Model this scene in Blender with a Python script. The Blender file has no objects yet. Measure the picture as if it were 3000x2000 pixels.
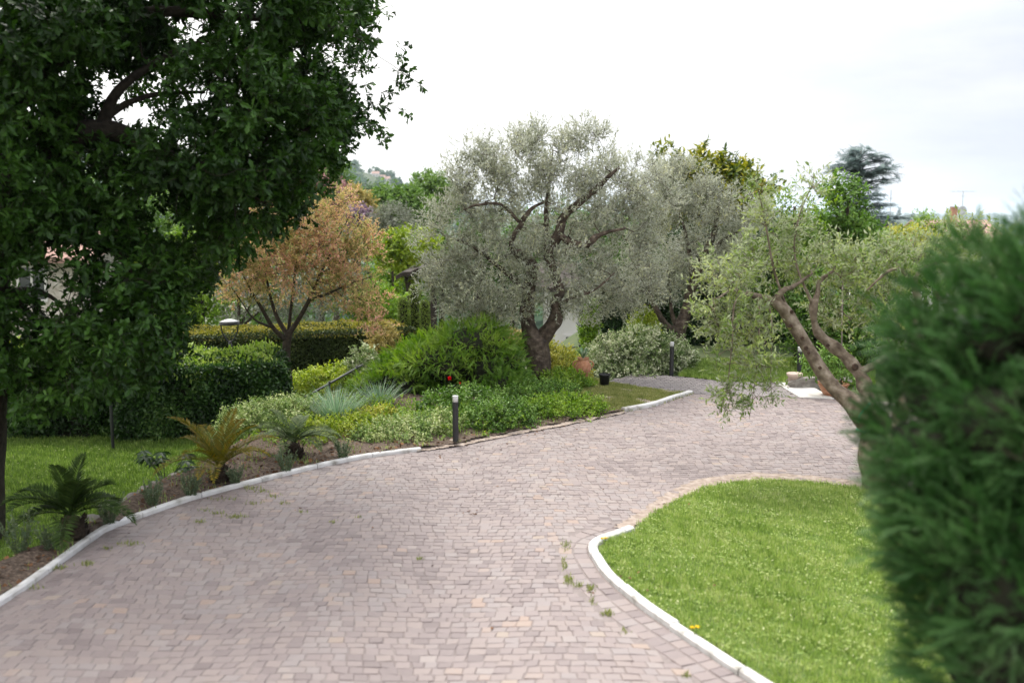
import bpy, math
import numpy as np

S = bpy.context.scene
COL = S.collection
PI = math.pi
R = math.radians

# ------------------------------------------------------------------ camera, world, sun, exposure
H, PITCH, LENS = 2.8, 7.58, 35.0
F = 3000 * LENS / 36.0
cam = bpy.data.objects.new('camera', bpy.data.cameras.new('camera'))
COL.objects.link(cam)
cam.location = (0, 0, H)
cam.rotation_euler = (R(90 - PITCH), 0, 0)
cam.data.lens, cam.data.sensor_width = LENS, 36.0
cam.data.clip_start, cam.data.clip_end = 0.05, 30000
cam.data.dof.use_dof = True
cam.data.dof.focus_distance = 14.5
cam.data.dof.aperture_fstop = 1.35
S.camera = cam

SUN_EL, SUN_AZ = 58.0, -14.0          # azimuth measured clockwise from +Y (the view direction)
W = bpy.data.worlds.new('World'); S.world = W; W.use_nodes = True
nt = W.node_tree; N = nt.nodes; L = nt.links
bg = N['Background']; bg.inputs['Strength'].default_value = 0.1
sky = N.new('ShaderNodeTexSky'); sky.sky_type = 'NISHITA'; sky.sun_disc = False
sky.sun_elevation = R(SUN_EL); sky.sun_rotation = R(SUN_AZ)
tc = N.new('ShaderNodeTexCoord')
mp = N.new('ShaderNodeMapping'); mp.inputs['Scale'].default_value = (2.2, 2.2, 9.0)
nz = N.new('ShaderNodeTexNoise'); nz.inputs['Scale'].default_value = 1.6; nz.inputs['Detail'].default_value = 7
nz.inputs['Roughness'].default_value = 0.6; nz.inputs['Distortion'].default_value = 0.4
cr = N.new('ShaderNodeValToRGB')
cr.color_ramp.elements[0].position = 0.30; cr.color_ramp.elements[0].color = (0.90, 0.90, 0.90, 1)
cr.color_ramp.elements[1].position = 0.55; cr.color_ramp.elements[1].color = (1, 1, 1, 1)
mx = N.new('ShaderNodeMix'); mx.data_type = 'RGBA'
cl = N.new('ShaderNodeMix'); cl.data_type = 'RGBA'; cl.inputs['A'].default_value = (4.2, 4.4, 4.85, 1); cl.inputs['B'].default_value = (7.3, 7.2, 7.0, 1)
n2 = N.new('ShaderNodeTexNoise'); n2.inputs['Scale'].default_value = 2.3; n2.inputs['Detail'].default_value = 8; n2.inputs['Roughness'].default_value = .62
m2 = N.new('ShaderNodeMapping'); m2.inputs['Scale'].default_value = (1.6, 1.6, 7.0); m2.inputs['Location'].default_value = (3.1, 1.2, .4)
sx = N.new('ShaderNodeSeparateXYZ'); ma = N.new('ShaderNodeMath'); ma.operation = 'MULTIPLY_ADD'; ma.inputs[1].default_value = -1.7; ma.inputs[2].default_value = .33
mb_ = N.new('ShaderNodeMath'); mb_.operation = 'MULTIPLY_ADD'; mb_.inputs[1].default_value = .95; mb_.use_clamp = True
L.new(tc.outputs['Generated'], m2.inputs['Vector']); L.new(m2.outputs[0], n2.inputs['Vector']); L.new(tc.outputs['Generated'], sx.inputs[0])
L.new(sx.outputs['X'], ma.inputs[0]); L.new(n2.outputs['Fac'], mb_.inputs[0]); L.new(ma.outputs[0], mb_.inputs[2]); L.new(mb_.outputs[0], cl.inputs['Factor'])
zc = N.new('ShaderNodeMapRange'); zc.inputs[1].default_value = .12; zc.inputs[2].default_value = 1.0; zc.inputs[3].default_value = 1.0; zc.inputs[4].default_value = 2.3
vm_ = N.new('ShaderNodeVectorMath'); vm_.operation = 'SCALE'
L.new(sx.outputs['Z'], zc.inputs[0]); L.new(cl.outputs['Result'], vm_.inputs[0]); L.new(zc.outputs[0], vm_.inputs['Scale']); L.new(vm_.outputs[0], mx.inputs['B'])
L.new(tc.outputs['Generated'], mp.inputs['Vector']); L.new(mp.outputs[0], nz.inputs['Vector'])
L.new(nz.outputs['Fac'], cr.inputs[0]); L.new(cr.outputs[0], mx.inputs['Factor'])
L.new(sky.outputs[0], mx.inputs['A']); L.new(mx.outputs['Result'], bg.inputs['Color'])

sun = bpy.data.objects.new('sun', bpy.data.lights.new('sun', 'SUN')); COL.objects.link(sun)
sun.data.energy = 2.1; sun.data.angle = R(13); sun.data.color = (1.0, 0.96, 0.89)
sun.rotation_euler = (R(-(90 - SUN_EL)), 0, R(-SUN_AZ))
sun.location = (3, 6, 20)
S.view_settings.view_transform = 'Standard'; S.view_settings.look = 'None'
S.view_settings.exposure = 0.98; S.view_settings.gamma = 1.0
cy = S.cycles
cy.use_denoising = True
cy.max_bounces = 5; cy.diffuse_bounces = 2; cy.glossy_bounces = 2; cy.transmission_bounces = 2
cy.volume_bounces = 1; cy.transparent_max_bounces = 8
cy.caustics_reflective = cy.caustics_refractive = False

# ------------------------------------------------------------------ helpers
th = R(PITCH)
FW = np.array([0, math.cos(th), -math.sin(th)]); UP = np.array([0, math.sin(th), math.cos(th)])
def ray(u, v):
    return FW + np.array([1., 0, 0]) * (u - 1500) / F + UP * (1000 - v) / F
def P(u, v, d):                      # the world point seen in direction (u, v) at distance y = d
    r = ray(u, v); return np.array([0, 0, H]) + r * (d / r[1])
def G(u, v, z=0.0):                  # ... lying at height z
    r = ray(u, v); return np.array([0, 0, H]) + r * ((z - H) / r[2])
def GL(pts, z=0.0): return [G(u, v, z) for u, v in pts]
def norm(a):
    a = np.asarray(a, float); return a / np.maximum(np.linalg.norm(a, axis=-1, keepdims=True), 1e-9)
def inside(x, y, poly):
    x = np.asarray(x); y = np.asarray(y); c = np.zeros(x.shape, bool); n = len(poly)
    for i in range(n):
        x1, y1 = poly[i][:2]; x2, y2 = poly[(i + 1) % n][:2]
        if y1 == y2: continue
        c ^= ((y1 > y) != (y2 > y)) & (x < (x2 - x1) * (y - y1) / (y2 - y1) + x1)
    return c
def pdist(x, y, line):
    d = np.full(np.shape(x), 1e9)
    for a, b in zip(line[:-1], line[1:]):
        ax, ay = a[:2]; bx, by = b[:2]; dx, dy = bx - ax, by - ay
        t = np.clip(((x - ax) * dx + (y - ay) * dy) / (dx * dx + dy * dy + 1e-12), 0, 1)
        d = np.minimum(d, np.hypot(x - ax - t * dx, y - ay - t * dy))
    return d
def sstep(a, b, x):
    t = np.clip((np.asarray(x, float) - a) / (b - a), 0, 1); return t * t * (3 - 2 * t)
_nr = np.random.default_rng(5)
_nk = norm(_nr.normal(size=(10, 3))) * _nr.uniform(0.7, 1.9, (10, 1)); _np = _nr.uniform(0, 6.28, 10)
def snoise(p, scale=1.0, off=0.0):
    return np.sin(np.asarray(p) @ _nk.T * (2 * PI / scale) + _np + off * 3.7).sum(-1) / 3.2
def smooth_line(pts, k=6):
    p = np.asarray(pts, float); p = np.vstack([2 * p[0] - p[1], p, 2 * p[-1] - p[-2]]); out = []
    for i in range(1, len(p) - 2):
        for t in np.linspace(0, 1, k, endpoint=False):
            a, b, c, d = p[i - 1], p[i], p[i + 1], p[i + 2]
            out.append(0.5 * (2 * b + (c - a) * t + (2 * a - 5 * b + 4 * c - d) * t * t + (3 * b - a - 3 * c + d) * t ** 3))
    out.append(p[-2]); return np.array(out)

class Geo:
    def __init__(s): s.v = []; s.l = []; s.n = []; s.m = []; s.a = []; s.k = 0
    def add(s, v, faces, mat=0, var=0.5):
        v = np.asarray(v, float).reshape(-1, 3)
        fl = [len(f) for f in faces]; s.l.append(np.array([i for f in faces for i in f], np.int64) + s.k)
        s.raw(v, None, np.array(fl), mat, var)
    def raw(s, v, loops, sizes, mat=0, var=0.5):
        if loops is not None: s.l.append(loops + s.k)
        s.v.append(v); s.n.append(sizes); s.m.append(np.full(len(sizes), mat, np.int32))
        s.a.append(np.broadcast_to(np.asarray(var, np.float32), (len(v),)).astype(np.float32)); s.k += len(v)
    def inst(s, T, pos, fwd, up, length, width=None, mat=0, var=0.5):
        tv, tf = T; n = len(pos)
        if n == 0: return
        y = norm(fwd); x = norm(np.cross(y, up)); z = np.cross(x, y)
        ln = np.broadcast_to(np.asarray(length, float), (n,))[:, None, None]
        wd = ln if width is None else np.broadcast_to(np.asarray(width, float), (n,))[:, None, None]
        tv = np.asarray(tv, float)
        v = pos[:, None, :] + wd * tv[None, :, 0:1] * x[:, None, :] + ln * (tv[None, :, 1:2] * y[:, None, :] + tv[None, :, 2:3] * z[:, None, :])
        base = np.array([i for f in tf for i in f]); sz = np.array([len(f) for f in tf]); k = len(tv)
        loops = (np.arange(n)[:, None] * k + base[None, :]).ravel()
        s.raw(v.reshape(-1, 3), loops, np.tile(sz, n), mat, np.repeat(np.broadcast_to(var, (n,)), k))
    def tube(s, pts, rad, sides=6, mat=0, var=0.5, cap=True, knob=0.0, seed=0):
        p = np.asarray(pts, float); n = len(p); rad = np.broadcast_to(np.asarray(rad, float), (n,))
        t = norm(np.gradient(p, axis=0)); ref = np.array([0.31, 0.17, 0.93]) if abs(t[0][2]) < 0.9 else np.array([1., 0.1, 0])
        x = norm(np.cross(t[0], ref)); xs = []
        for i in range(n):
            x = norm(x - t[i] * np.dot(x, t[i])); xs.append(x)
        xs = np.array(xs); ys = np.cross(t, xs); a = np.linspace(0, 2 * PI, sides, endpoint=False)
        rr = np.repeat(rad[:, None], sides, 1)
        ring = np.cos(a)[None, :, None] * xs[:, None, :] + np.sin(a)[None, :, None] * ys[:, None, :]
        if knob: rr = rr * (1 + knob * snoise(p[:, None, :] + ring * rr[..., None], max(rad.max() * 2.6, 0.03), seed))
        v = (p[:, None, :] + ring * rr[..., None]).reshape(-1, 3)
        i, j = np.meshgrid(np.arange(n - 1), np.arange(sides), indexing='ij'); j2 = (j + 1) % sides
        q = np.stack([i * sides + j, i * sides + j2, (i + 1) * sides + j2, (i + 1) * sides + j], -1).reshape(-1, 4)
        f = q.ravel(); sz = np.full(len(q), 4)
        if cap:
            f = np.concatenate([f, np.arange(sides)[::-1], (n - 1) * sides + np.arange(sides)]); sz = np.concatenate([sz, [sides, sides]])
        s.raw(v, f, sz, mat, var)
    def lathe(s, c, prof, seg=24, mat=0, var=0.5):
        c = np.asarray(c, float); a = np.linspace(0, 2 * PI, seg, endpoint=False); n = len(prof)
        v = np.array([[c[0] + r * math.cos(b), c[1] + r * math.sin(b), c[2] + z] for r, z in prof for b in a])
        f = [[i * seg + j, i * seg + (j + 1) % seg, (i + 1) * seg + (j + 1) % seg, (i + 1) * seg + j] for i in range(n - 1) for j in range(seg)]
        f += [list(range(seg))[::-1], [(n - 1) * seg + j for j in range(seg)]]
        s.add(v, f, mat, var)
    def box(s, lo, hi, mat=0, var=0.5, rz=0.0, bev=0.0):
        lo = np.asarray(lo, float); hi = np.asarray(hi, float); c = (lo + hi) / 2; h = (hi - lo) / 2
        if bev <= 0:
            v = np.array([[sx, sy, sz] for sz in (-1, 1) for sy in (-1, 1) for sx in (-1, 1)], float) * h
            f = [[0, 2, 3, 1], [4, 5, 7, 6], [0, 1, 5, 4], [2, 6, 7, 3], [0, 4, 6, 2], [1, 3, 7, 5]]
        else:
            q = [(-1, -1), (1, -1), (1, 1), (-1, 1)]; v = []
            for z, ins in ((-1, bev), (-1 + bev / h[2], 0), (1 - bev / h[2], 0), (1, bev)):
                for x, y in q:
                    v.append([x * (h[0] - ins), y * (h[1] - ins), z * h[2]])
            v = np.array(v); f = [[3, 2, 1, 0], [12, 13, 14, 15]]
            for k in range(3):
                for j in range(4): f.append([k * 4 + j, k * 4 + (j + 1) % 4, k * 4 + 4 + (j + 1) % 4, k * 4 + 4 + j])
        cs, sn = math.cos(rz), math.sin(rz)
        v = np.stack([v[:, 0] * cs - v[:, 1] * sn, v[:, 0] * sn + v[:, 1] * cs, v[:, 2]], -1) + c
        s.add(v, f, mat, var)
    def build(s, name, mats, parent=None, smooth=False):
        v = np.concatenate(s.v); l = np.concatenate(s.l).astype(np.int32); n = np.concatenate(s.n).astype(np.int32)
        if parent is not None: v = v - np.array(parent.location)
        me = bpy.data.meshes.new(name)
        me.vertices.add(len(v)); me.vertices.foreach_set('co', v.astype(np.float32).ravel())
        me.loops.add(len(l)); me.loops.foreach_set('vertex_index', l)
        me.polygons.add(len(n)); me.polygons.foreach_set('loop_start', np.concatenate([[0], np.cumsum(n)[:-1]]).astype(np.int32))
        me.polygons.foreach_set('loop_total', n)
        mats = mats if isinstance(mats, (list, tuple)) else [mats]
        for m in mats: me.materials.append(m)
        me.polygons.foreach_set('material_index', np.concatenate(s.m))
        at = me.attributes.new('var', 'FLOAT', 'POINT'); at.data.foreach_set('value', np.concatenate(s.a))
        me.update(calc_edges=True)
        if smooth: me.polygons.foreach_set('use_smooth', np.ones(len(n), bool))
        else: me.polygons.foreach_set('use_smooth', np.zeros(len(n), bool))
        o = bpy.data.objects.new(name, me); COL.objects.link(o)
        if parent is not None: o.parent = parent
        return o

def tag(o, label=None, cat=None, group=None, kind=None):
    if label: o['label'] = label
    if cat: o['category'] = cat
    if group: o['group'] = group
    if kind: o['kind'] = kind
    return o
def thing(name, label, cat, loc=(0, 0, 0), group=None):
    o = bpy.data.objects.new(name, None); COL.objects.link(o); o.location = [float(c) for c in loc]; o.empty_display_size = 0.1
    return tag(o, label, cat, group)
def copy_tree(o, parent=None):
    c = o.copy(); COL.objects.link(c); c.parent = parent
    for ch in list(o.children): copy_tree(ch, c)
    return c

# ------------------------------------------------------------------ materials
def mat(name, stops, rough=0.7, transl=0.0, noise=None, bump=None, back=None, spec=0.3, attr=True, sat=1.16):
    """stops: colours along a ramp driven by the per-piece 'var' value (or by noise=(scale, detail) in object space)."""
    m = bpy.data.materials.new(name); m.use_nodes = True; t = m.node_tree; nn = t.nodes; ll = t.links
    b = nn['Principled BSDF']; b.inputs['Roughness'].default_value = rough; b.inputs['Specular IOR Level'].default_value = spec
    if transl > 0: stops = [tuple(max(.004, .3 * c[0] + .6 * c[1] + .1 * c[2] + (q - (.3 * c[0] + .6 * c[1] + .1 * c[2])) * sat) for q in c) for c in stops]
    ramp = nn.new('ShaderNodeValToRGB'); e = ramp.color_ramp.elements
    for i, c in enumerate(stops):
        pos = i / max(1, len(stops) - 1)
        if i == 0: e[0].position = 0; e[0].color = (*c, 1)
        elif i == len(stops) - 1: e[len(e) - 1].position = 1; e[len(e) - 1].color = (*c, 1)
        else:
            q = e.new(pos); q.color = (*c, 1)
    if len(stops) == 1: e[1].color = (*stops[0], 1)
    geo = nn.new('ShaderNodeNewGeometry')
    src = None
    if attr:
        a = nn.new('ShaderNodeAttribute'); a.attribute_name = 'var'; src = a.outputs['Fac']
    if noise:
        z = nn.new('ShaderNodeTexNoise'); z.inputs['Scale'].default_value = noise[0]; z.inputs['Detail'].default_value = noise[1]
        ll.new(geo.outputs['Position'], z.inputs['Vector'])
        if src is None:
            mr = nn.new('ShaderNodeMapRange'); mr.inputs[1].default_value = 0.3; mr.inputs[2].default_value = 0.7
            ll.new(z.outputs['Fac'], mr.inputs[0]); src = mr.outputs[0]
        else:
            ad = nn.new('ShaderNodeMath'); ad.operation = 'MULTIPLY_ADD'; ad.inputs[1].default_value = noise[2] if len(noise) > 2 else 0.5
            sb = nn.new('ShaderNodeMath'); sb.operation = 'SUBTRACT'; sb.inputs[1].default_value = 0.5
            ll.new(z.outputs['Fac'], sb.inputs[0]); ll.new(sb.outputs[0], ad.inputs[0]); ll.new(src, ad.inputs[2]); src = ad.outputs[0]
    ll.new(src, ramp.inputs[0]); colo = ramp.outputs[0]
    if back:
        mb = nn.new('ShaderNodeMix'); mb.data_type = 'RGBA'; mb.inputs['B'].default_value = (*back, 1)
        ll.new(geo.outputs['Backfacing'], mb.inputs['Factor']); ll.new(colo, mb.inputs['A']); colo = mb.outputs['Result']
    ll.new(colo, b.inputs['Base Color'])
    if bump:
        z2 = nn.new('ShaderNodeTexNoise'); z2.inputs['Scale'].default_value = bump[0]; z2.inputs['Detail'].default_value = 6
        ll.new(geo.outputs['Position'], z2.inputs['Vector'])
        bp = nn.new('ShaderNodeBump'); bp.inputs['Strength'].default_value = bump[1]; bp.inputs['Distance'].default_value = bump[2]
        ll.new(z2.outputs['Fac'], bp.inputs['Height']); ll.new(bp.outputs[0], b.inputs['Normal'])
    if transl > 0:
        tr = nn.new('ShaderNodeBsdfTranslucent'); ms = nn.new('ShaderNodeMixShader'); ms.inputs[0].default_value = transl
        hs = nn.new('ShaderNodeHueSaturation'); hs.inputs['Saturation'].default_value = 1.15; hs.inputs['Value'].default_value = 1.3
        ll.new(colo, hs.inputs['Color']); ll.new(hs.outputs[0], tr.inputs['Color'])
        ll.new(b.outputs[0], ms.inputs[1]); ll.new(tr.outputs[0], ms.inputs[2]); ll.new(ms.outputs[0], nn['Material Output'].inputs['Surface'])
    return m
M = {}
M['cobble'] = mat('cobble_stone', [(.17, .138, .135), (.20, .164, .16), (.225, .185, .179), (.248, .203, .19), (.232, .199, .195), (.268, .229, .216), (.285, .212, .178), (.282, .232, .198)], 0.58, noise=(26, 5, .22), bump=(90, .35, .004))
M['joint'] = mat('sand_joint', [(.185, .155, .147), (.235, .2, .19)], 0.95, noise=(30, 4), attr=False)
M['path_cobble'] = mat('path_cobble', [(.155, .137, .137), (.19, .17, .168), (.22, .197, .192), (.175, .157, .156)], 0.8, noise=(26, 5, .22), bump=(90, .35, .004))
M['concrete'] = mat('pale_concrete', [(.48, .46, .44), (.60, .58, .55)], 0.85, noise=(9, 6), attr=False, bump=(60, .2, .003))
M['kerb'] = mat('white_kerb_paint', [(.28, .265, .235), (.52, .505, .485), (.60, .59, .58), (.63, .62, .61)], 0.6, noise=(7, 8), attr=False, bump=(50, .25, .004))
M['soil'] = mat('bark_mulch', [(.05, .036, .027), (.105, .074, .055), (.20, .15, .115)], 0.95, noise=(35, 8), attr=False, bump=(40, 1, .03))
M['dirt'] = mat('dry_dirt', [(.20, .155, .125), (.30, .24, .20), (.38, .32, .28)], 0.95, noise=(16, 8), attr=False, bump=(40, .6, .01))
M['turf'] = mat('turf_soil', [(.06, .09, .022), (.09, .14, .03), (.12, .17, .042)], 0.95, noise=(5, 8), attr=False)
M['grass'] = mat('grass_blade', [(.10, .165, .034), (.18, .275, .06), (.27, .37, .095), (.40, .47, .16), (.56, .58, .32)], 0.5, .35, spec=.25, sat=1.0)
M['grass_dry'] = mat('grass_dry', [(.13, .17, .045), (.23, .26, .08), (.33, .34, .13), (.42, .39, .20)], 0.6, .3, sat=1.0)
M['terrain'] = mat('terrain', [(.03, .05, .015), (.06, .085, .03), (.10, .11, .05)], 0.95, noise=(.6, 8), attr=False)
M['plain'] = mat('plain_fields', [(.04, .06, .03), (.09, .11, .05), (.16, .15, .09), (.06, .08, .04)], 0.95, noise=(.004, 8), attr=False)
M['hill'] = mat('hill_cover', [(.03, .05, .02), (.06, .08, .035), (.09, .10, .06)], 0.95, noise=(.02, 8), attr=False)
M['oak'] = mat('oak_leaf', [(.010, .026, .004), (.022, .054, .009), (.042, .095, .018), (.085, .16, .040)], 0.5, .2, spec=.3)
M['olive'] = mat('olive_leaf', [(.14, .165, .095), (.27, .29, .19), (.39, .405, .295), (.50, .50, .31)], 0.55, .25, back=(.50, .515, .445), spec=.25, sat=1.0)
M['olive_near'] = mat('olive_leaf_near', [(.075, .125, .032), (.16, .225, .068), (.26, .32, .115), (.38, .42, .18)], 0.5, .3, back=(.37, .41, .27))
M['red_leaf'] = mat('rusty_pink_leaf', [(.22, .26, .075), (.38, .38, .14), (.54, .43, .20), (.66, .43, .26), (.70, .39, .33)], 0.5, .42, sat=1.0)
M['hedge'] = mat('laurel_leaf', [(.012, .028, .008), (.026, .06, .015), (.06, .12, .033), (.15, .23, .08)], 0.4, .2, spec=.4)
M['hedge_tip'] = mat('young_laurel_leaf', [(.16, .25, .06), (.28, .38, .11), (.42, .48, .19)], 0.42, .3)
M['box'] = mat('boxwood_leaf', [(.022, .036, .010), (.04, .058, .016), (.065, .08, .022)], 0.6, .12)
M['column'] = mat('clipped_column_leaf', [(.075, .115, .025), (.14, .19, .045), (.22, .27, .08)], 0.6, .15)
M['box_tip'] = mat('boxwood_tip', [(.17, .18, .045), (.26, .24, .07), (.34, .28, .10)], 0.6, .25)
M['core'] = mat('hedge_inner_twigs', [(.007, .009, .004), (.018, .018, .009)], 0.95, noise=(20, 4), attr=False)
M['juniper'] = mat('juniper_needle', [(.035, .085, .016), (.095, .18, .034), (.205, .32, .07), (.34, .44, .13)], 0.5, .35)
M['cypress'] = mat('cypress_needle', [(.018, .048, .014), (.048, .11, .036), (.095, .178, .07), (.18, .265, .14)], 0.55, .2)
M['cedar'] = mat('blue_cedar_needle', [(.12, .165, .165), (.20, .255, .25), (.30, .355, .345)], 0.6, .4, sat=1.0)
M['lime'] = mat('lime_leaf', [(.12, .18, .03), (.24, .32, .055), (.38, .45, .10), (.50, .53, .18)], 0.5, .3)
M['pale'] = mat('pale_variegated_leaf', [(.09, .15, .045), (.20, .29, .10), (.38, .45, .20), (.58, .60, .36)], 0.5, .25)
M['white_var'] = mat('white_variegated_leaf', [(.07, .12, .04), (.20, .27, .11), (.44, .48, .31), (.70, .70, .56)], 0.5, .25)
M['mid'] = mat('mid_green_leaf', [(.045, .09, .02), (.09, .17, .04), (.15, .25, .065), (.24, .34, .11)], 0.45, .25)
M['dark'] = mat('dark_green_leaf', [(.012, .03, .01), (.025, .055, .016), (.045, .085, .028)], 0.4, .15, spec=.4)
M['fresh'] = mat('fresh_green_leaf', [(.07, .14, .025), (.15, .25, .045), (.25, .36, .075), (.35, .45, .13)], 0.5, .35)
M['gold'] = mat('golden_leaf', [(.17, .21, .03), (.33, .36, .055), (.48, .47, .09), (.58, .53, .13)], 0.5, .3, sat=1.0)
M['loquat'] = mat('loquat_leaf', [(.05, .08, .02), (.11, .15, .035), (.28, .29, .06), (.46, .42, .09)], 0.45, .2)
M['far_green'] = mat('far_green_leaf', [(.07, .13, .035), (.12, .20, .055), (.19, .28, .085)], 0.6, .25)
M['far_dark'] = mat('far_dark_leaf', [(.04, .08, .035), (.07, .12, .055), (.11, .165, .075)], 0.6, .2)
M['far_grey'] = mat('far_grey_leaf', [(.16, .18, .13), (.25, .265, .21), (.33, .34, .29)], 0.6, .2)
M['plum'] = mat('plum_leaf', [(.18, .10, .10), (.34, .20, .20), (.46, .30, .29)], 0.6, .25)
M['mauve'] = mat('lilac_flower', [(.22, .16, .20), (.33, .25, .31)], 0.7, .2)
M['orange'] = mat('orange_leaf', [(.22, .21, .06), (.36, .29, .10), (.44, .36, .14)], 0.6, .3, sat=1.0)
M['bluegrass'] = mat('blue_grass', [(.09, .17, .10), (.18, .29, .18), (.33, .43, .30), (.50, .54, .42)], 0.5, .25)
M['lavender'] = mat('lavender_leaf', [(.06, .09, .055), (.12, .16, .10), (.20, .23, .15)], 0.7, .2)
M['cycad'] = mat('cycad_leaf', [(.014, .028, .008), (.03, .052, .014), (.055, .085, .025)], 0.65, .15, spec=.15)
M['cycad_rust'] = mat('cycad_rusty_leaf', [(.06, .08, .02), (.15, .14, .03), (.28, .19, .045)], 0.65, .3)
M['cycad_grey'] = mat('cycad_grey_leaf', [(.05, .08, .035), (.10, .14, .06), (.17, .20, .10)], 0.65, .2)
M['oak_bark'] = mat('oak_bark', [(.02, .016, .012), (.05, .04, .03)], 0.95, noise=(18, 8), attr=False, bump=(30, 1, .02))
M['olive_bark'] = mat('olive_bark', [(.035, .026, .02), (.08, .06, .045), (.17, .135, .105)], 0.95, noise=(12, 8), attr=False, bump=(26, 1, .03))
M['olive_bark_near'] = mat('olive_bark_near', [(.06, .042, .03), (.15, .115, .085), (.28, .23, .185)], 0.9, noise=(11, 8), attr=False, bump=(40, .8, .012))
M['olive_knot'] = mat('olive_knot', [(.035, .022, .016), (.09, .055, .04)], 0.95, noise=(30, 6), attr=False)
M['bark'] = mat('dark_bark', [(.03, .024, .018), (.075, .058, .043)], 0.95, noise=(22, 8), attr=False, bump=(40, .8, .01))
M['stem'] = mat('green_stem', [(.06, .09, .03), (.10, .12, .05)], 0.7, noise=(20, 3), attr=False)
M['palm_trunk'] = mat('cycad_trunk', [(.02, .015, .01), (.06, .042, .028)], 0.95, noise=(40, 5), attr=False, bump=(60, 1, .02))
M['black'] = mat('anthracite_metal', [(.016, .016, .018), (.024, .024, .027)], 0.45, noise=(8, 3), attr=False, spec=.5)
M['lamp'] = mat('frosted_lamp', [(.62, .62, .63), (.72, .72, .73)], 0.3, noise=(20, 3), attr=False, spec=.5)
M['iron'] = mat('green_black_iron', [(.025, .028, .026), (.045, .048, .045)], 0.5, noise=(20, 3), attr=False, spec=.5)
M['terra'] = mat('terracotta', [(.30, .13, .07), (.42, .20, .115), (.50, .28, .18)], 0.85, noise=(16, 6), attr=False, bump=(60, .2, .003))
M['beige'] = mat('beige_plastic_pot', [(.50, .39, .33), (.58, .46, .39)], 0.6, noise=(8, 4), attr=False)
M['black_pot'] = mat('black_plastic_pot', [(.012, .012, .013), (.025, .025, .026)], 0.5, noise=(10, 3), attr=False)
M['stone'] = mat('rough_stone', [(.13, .115, .10), (.22, .20, .18), (.32, .30, .27)], 0.95, noise=(9, 8), attr=False, bump=(25, .8, .02))
M['wall'] = mat('pale_render', [(.60, .58, .56), (.70, .68, .66)], 0.9, noise=(2, 6), attr=False)
M['wall_stone'] = mat('stone_wall', [(.30, .26, .22), (.46, .42, .37), (.58, .54, .50)], 0.95, noise=(4, 8), attr=False, bump=(5, 1, .05))
M['roof'] = mat('terracotta_tile', [(.26, .155, .125), (.36, .23, .19), (.44, .31, .26)], 0.9, noise=(6, 6, .6))
M['eave'] = mat('dark_eave_wood', [(.02, .015, .012), (.045, .033, .026)], 0.8, noise=(6, 5), attr=False)
M['brick'] = mat('chimney_brick', [(.33, .17, .11), (.45, .27, .19)], 0.9, noise=(10, 5), attr=False)
M['glass'] = mat('window_glass', [(.03, .035, .04)], 0.1, noise=(1, 1), attr=False, spec=.8)
M['shutter'] = mat('brown_shutter', [(.10, .06, .04), (.16, .10, .07)], 0.7, noise=(8, 3), attr=False)
M['dish'] = mat('dish_grey', [(.42, .43, .46), (.50, .51, .54)], 0.5, noise=(8, 3), attr=False)
M['metal'] = mat('galvanised_metal', [(.22, .22, .24), (.32, .32, .34)], 0.5, noise=(8, 3), attr=False)
M['tie'] = mat('green_plastic_tie', [(.01, .22, .14), (.02, .30, .20)], 0.4, noise=(8, 3), attr=False, spec=.5)
M['rose'] = mat('rose_petal', [(.55, .012, .02), (.75, .03, .045)], 0.5, .2)
M['yellow'] = mat('dandelion_petal', [(.75, .50, .02), (.80, .62, .04)], 0.6, .2)
M['deadleaf'] = mat('dead_leaf', [(.07, .04, .025), (.15, .08, .045), (.24, .13, .07)], 0.8, .1)
M['wood'] = mat('weathered_wood', [(.12, .10, .08), (.22, .19, .16)], 0.9, noise=(14, 5), attr=False)

# ------------------------------------------------------------------ leaf templates (x across, y along, z out)
def strip(rows, curl=0.0, fold=0.0):
    """rows of (y, half width); folded along the midrib when fold > 0"""
    v = []; f = []
    for y, w in rows:
        z = -curl * y * y
        v += [(-w, y, z + fold * w), (0, y, z), (w, y, z + fold * w)]
    for i in range(len(rows) - 1):
        a = i * 3; f += [[a, a + 1, a + 4, a + 3], [a + 1, a + 2, a + 5, a + 4]]
    return v, f
T_DIAMOND = ([(0, 0, 0), (.5, .45, .05), (0, 1, -.05), (-.5, .45, .05)], [[0, 1, 2, 3]])
T_LANCE = ([(0, 0, 0), (.13, .45, .03), (0, 1, -.06), (-.13, .45, .03)], [[0, 1, 2, 3]])
T_OVAL = strip([(0, .02), (.25, .2), (.6, .24), (1, .01)], .18, .35)
T_OAK = strip([(0, .015), (.18, .10), (.30, .07), (.46, .21), (.56, .13), (.74, .25), (.84, .15), (1, .05)], .22, .3)
T_BLADE = ([(-.5, 0, 0), (.5, 0, 0), (.36, .5, .03), (-.36, .5, .03), (0, 1, .22)], [[0, 1, 2, 3], [3, 2, 4]])
T_LONGBLADE = ([(-.5, 0, 0), (.5, 0, 0), (-.45, .35, .02), (.45, .35, .02), (-.3, .7, -.05), (.3, .7, -.05), (0, 1, -.2)],
               [[0, 1, 3, 2], [2, 3, 5, 4], [4, 5, 6]])
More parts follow.
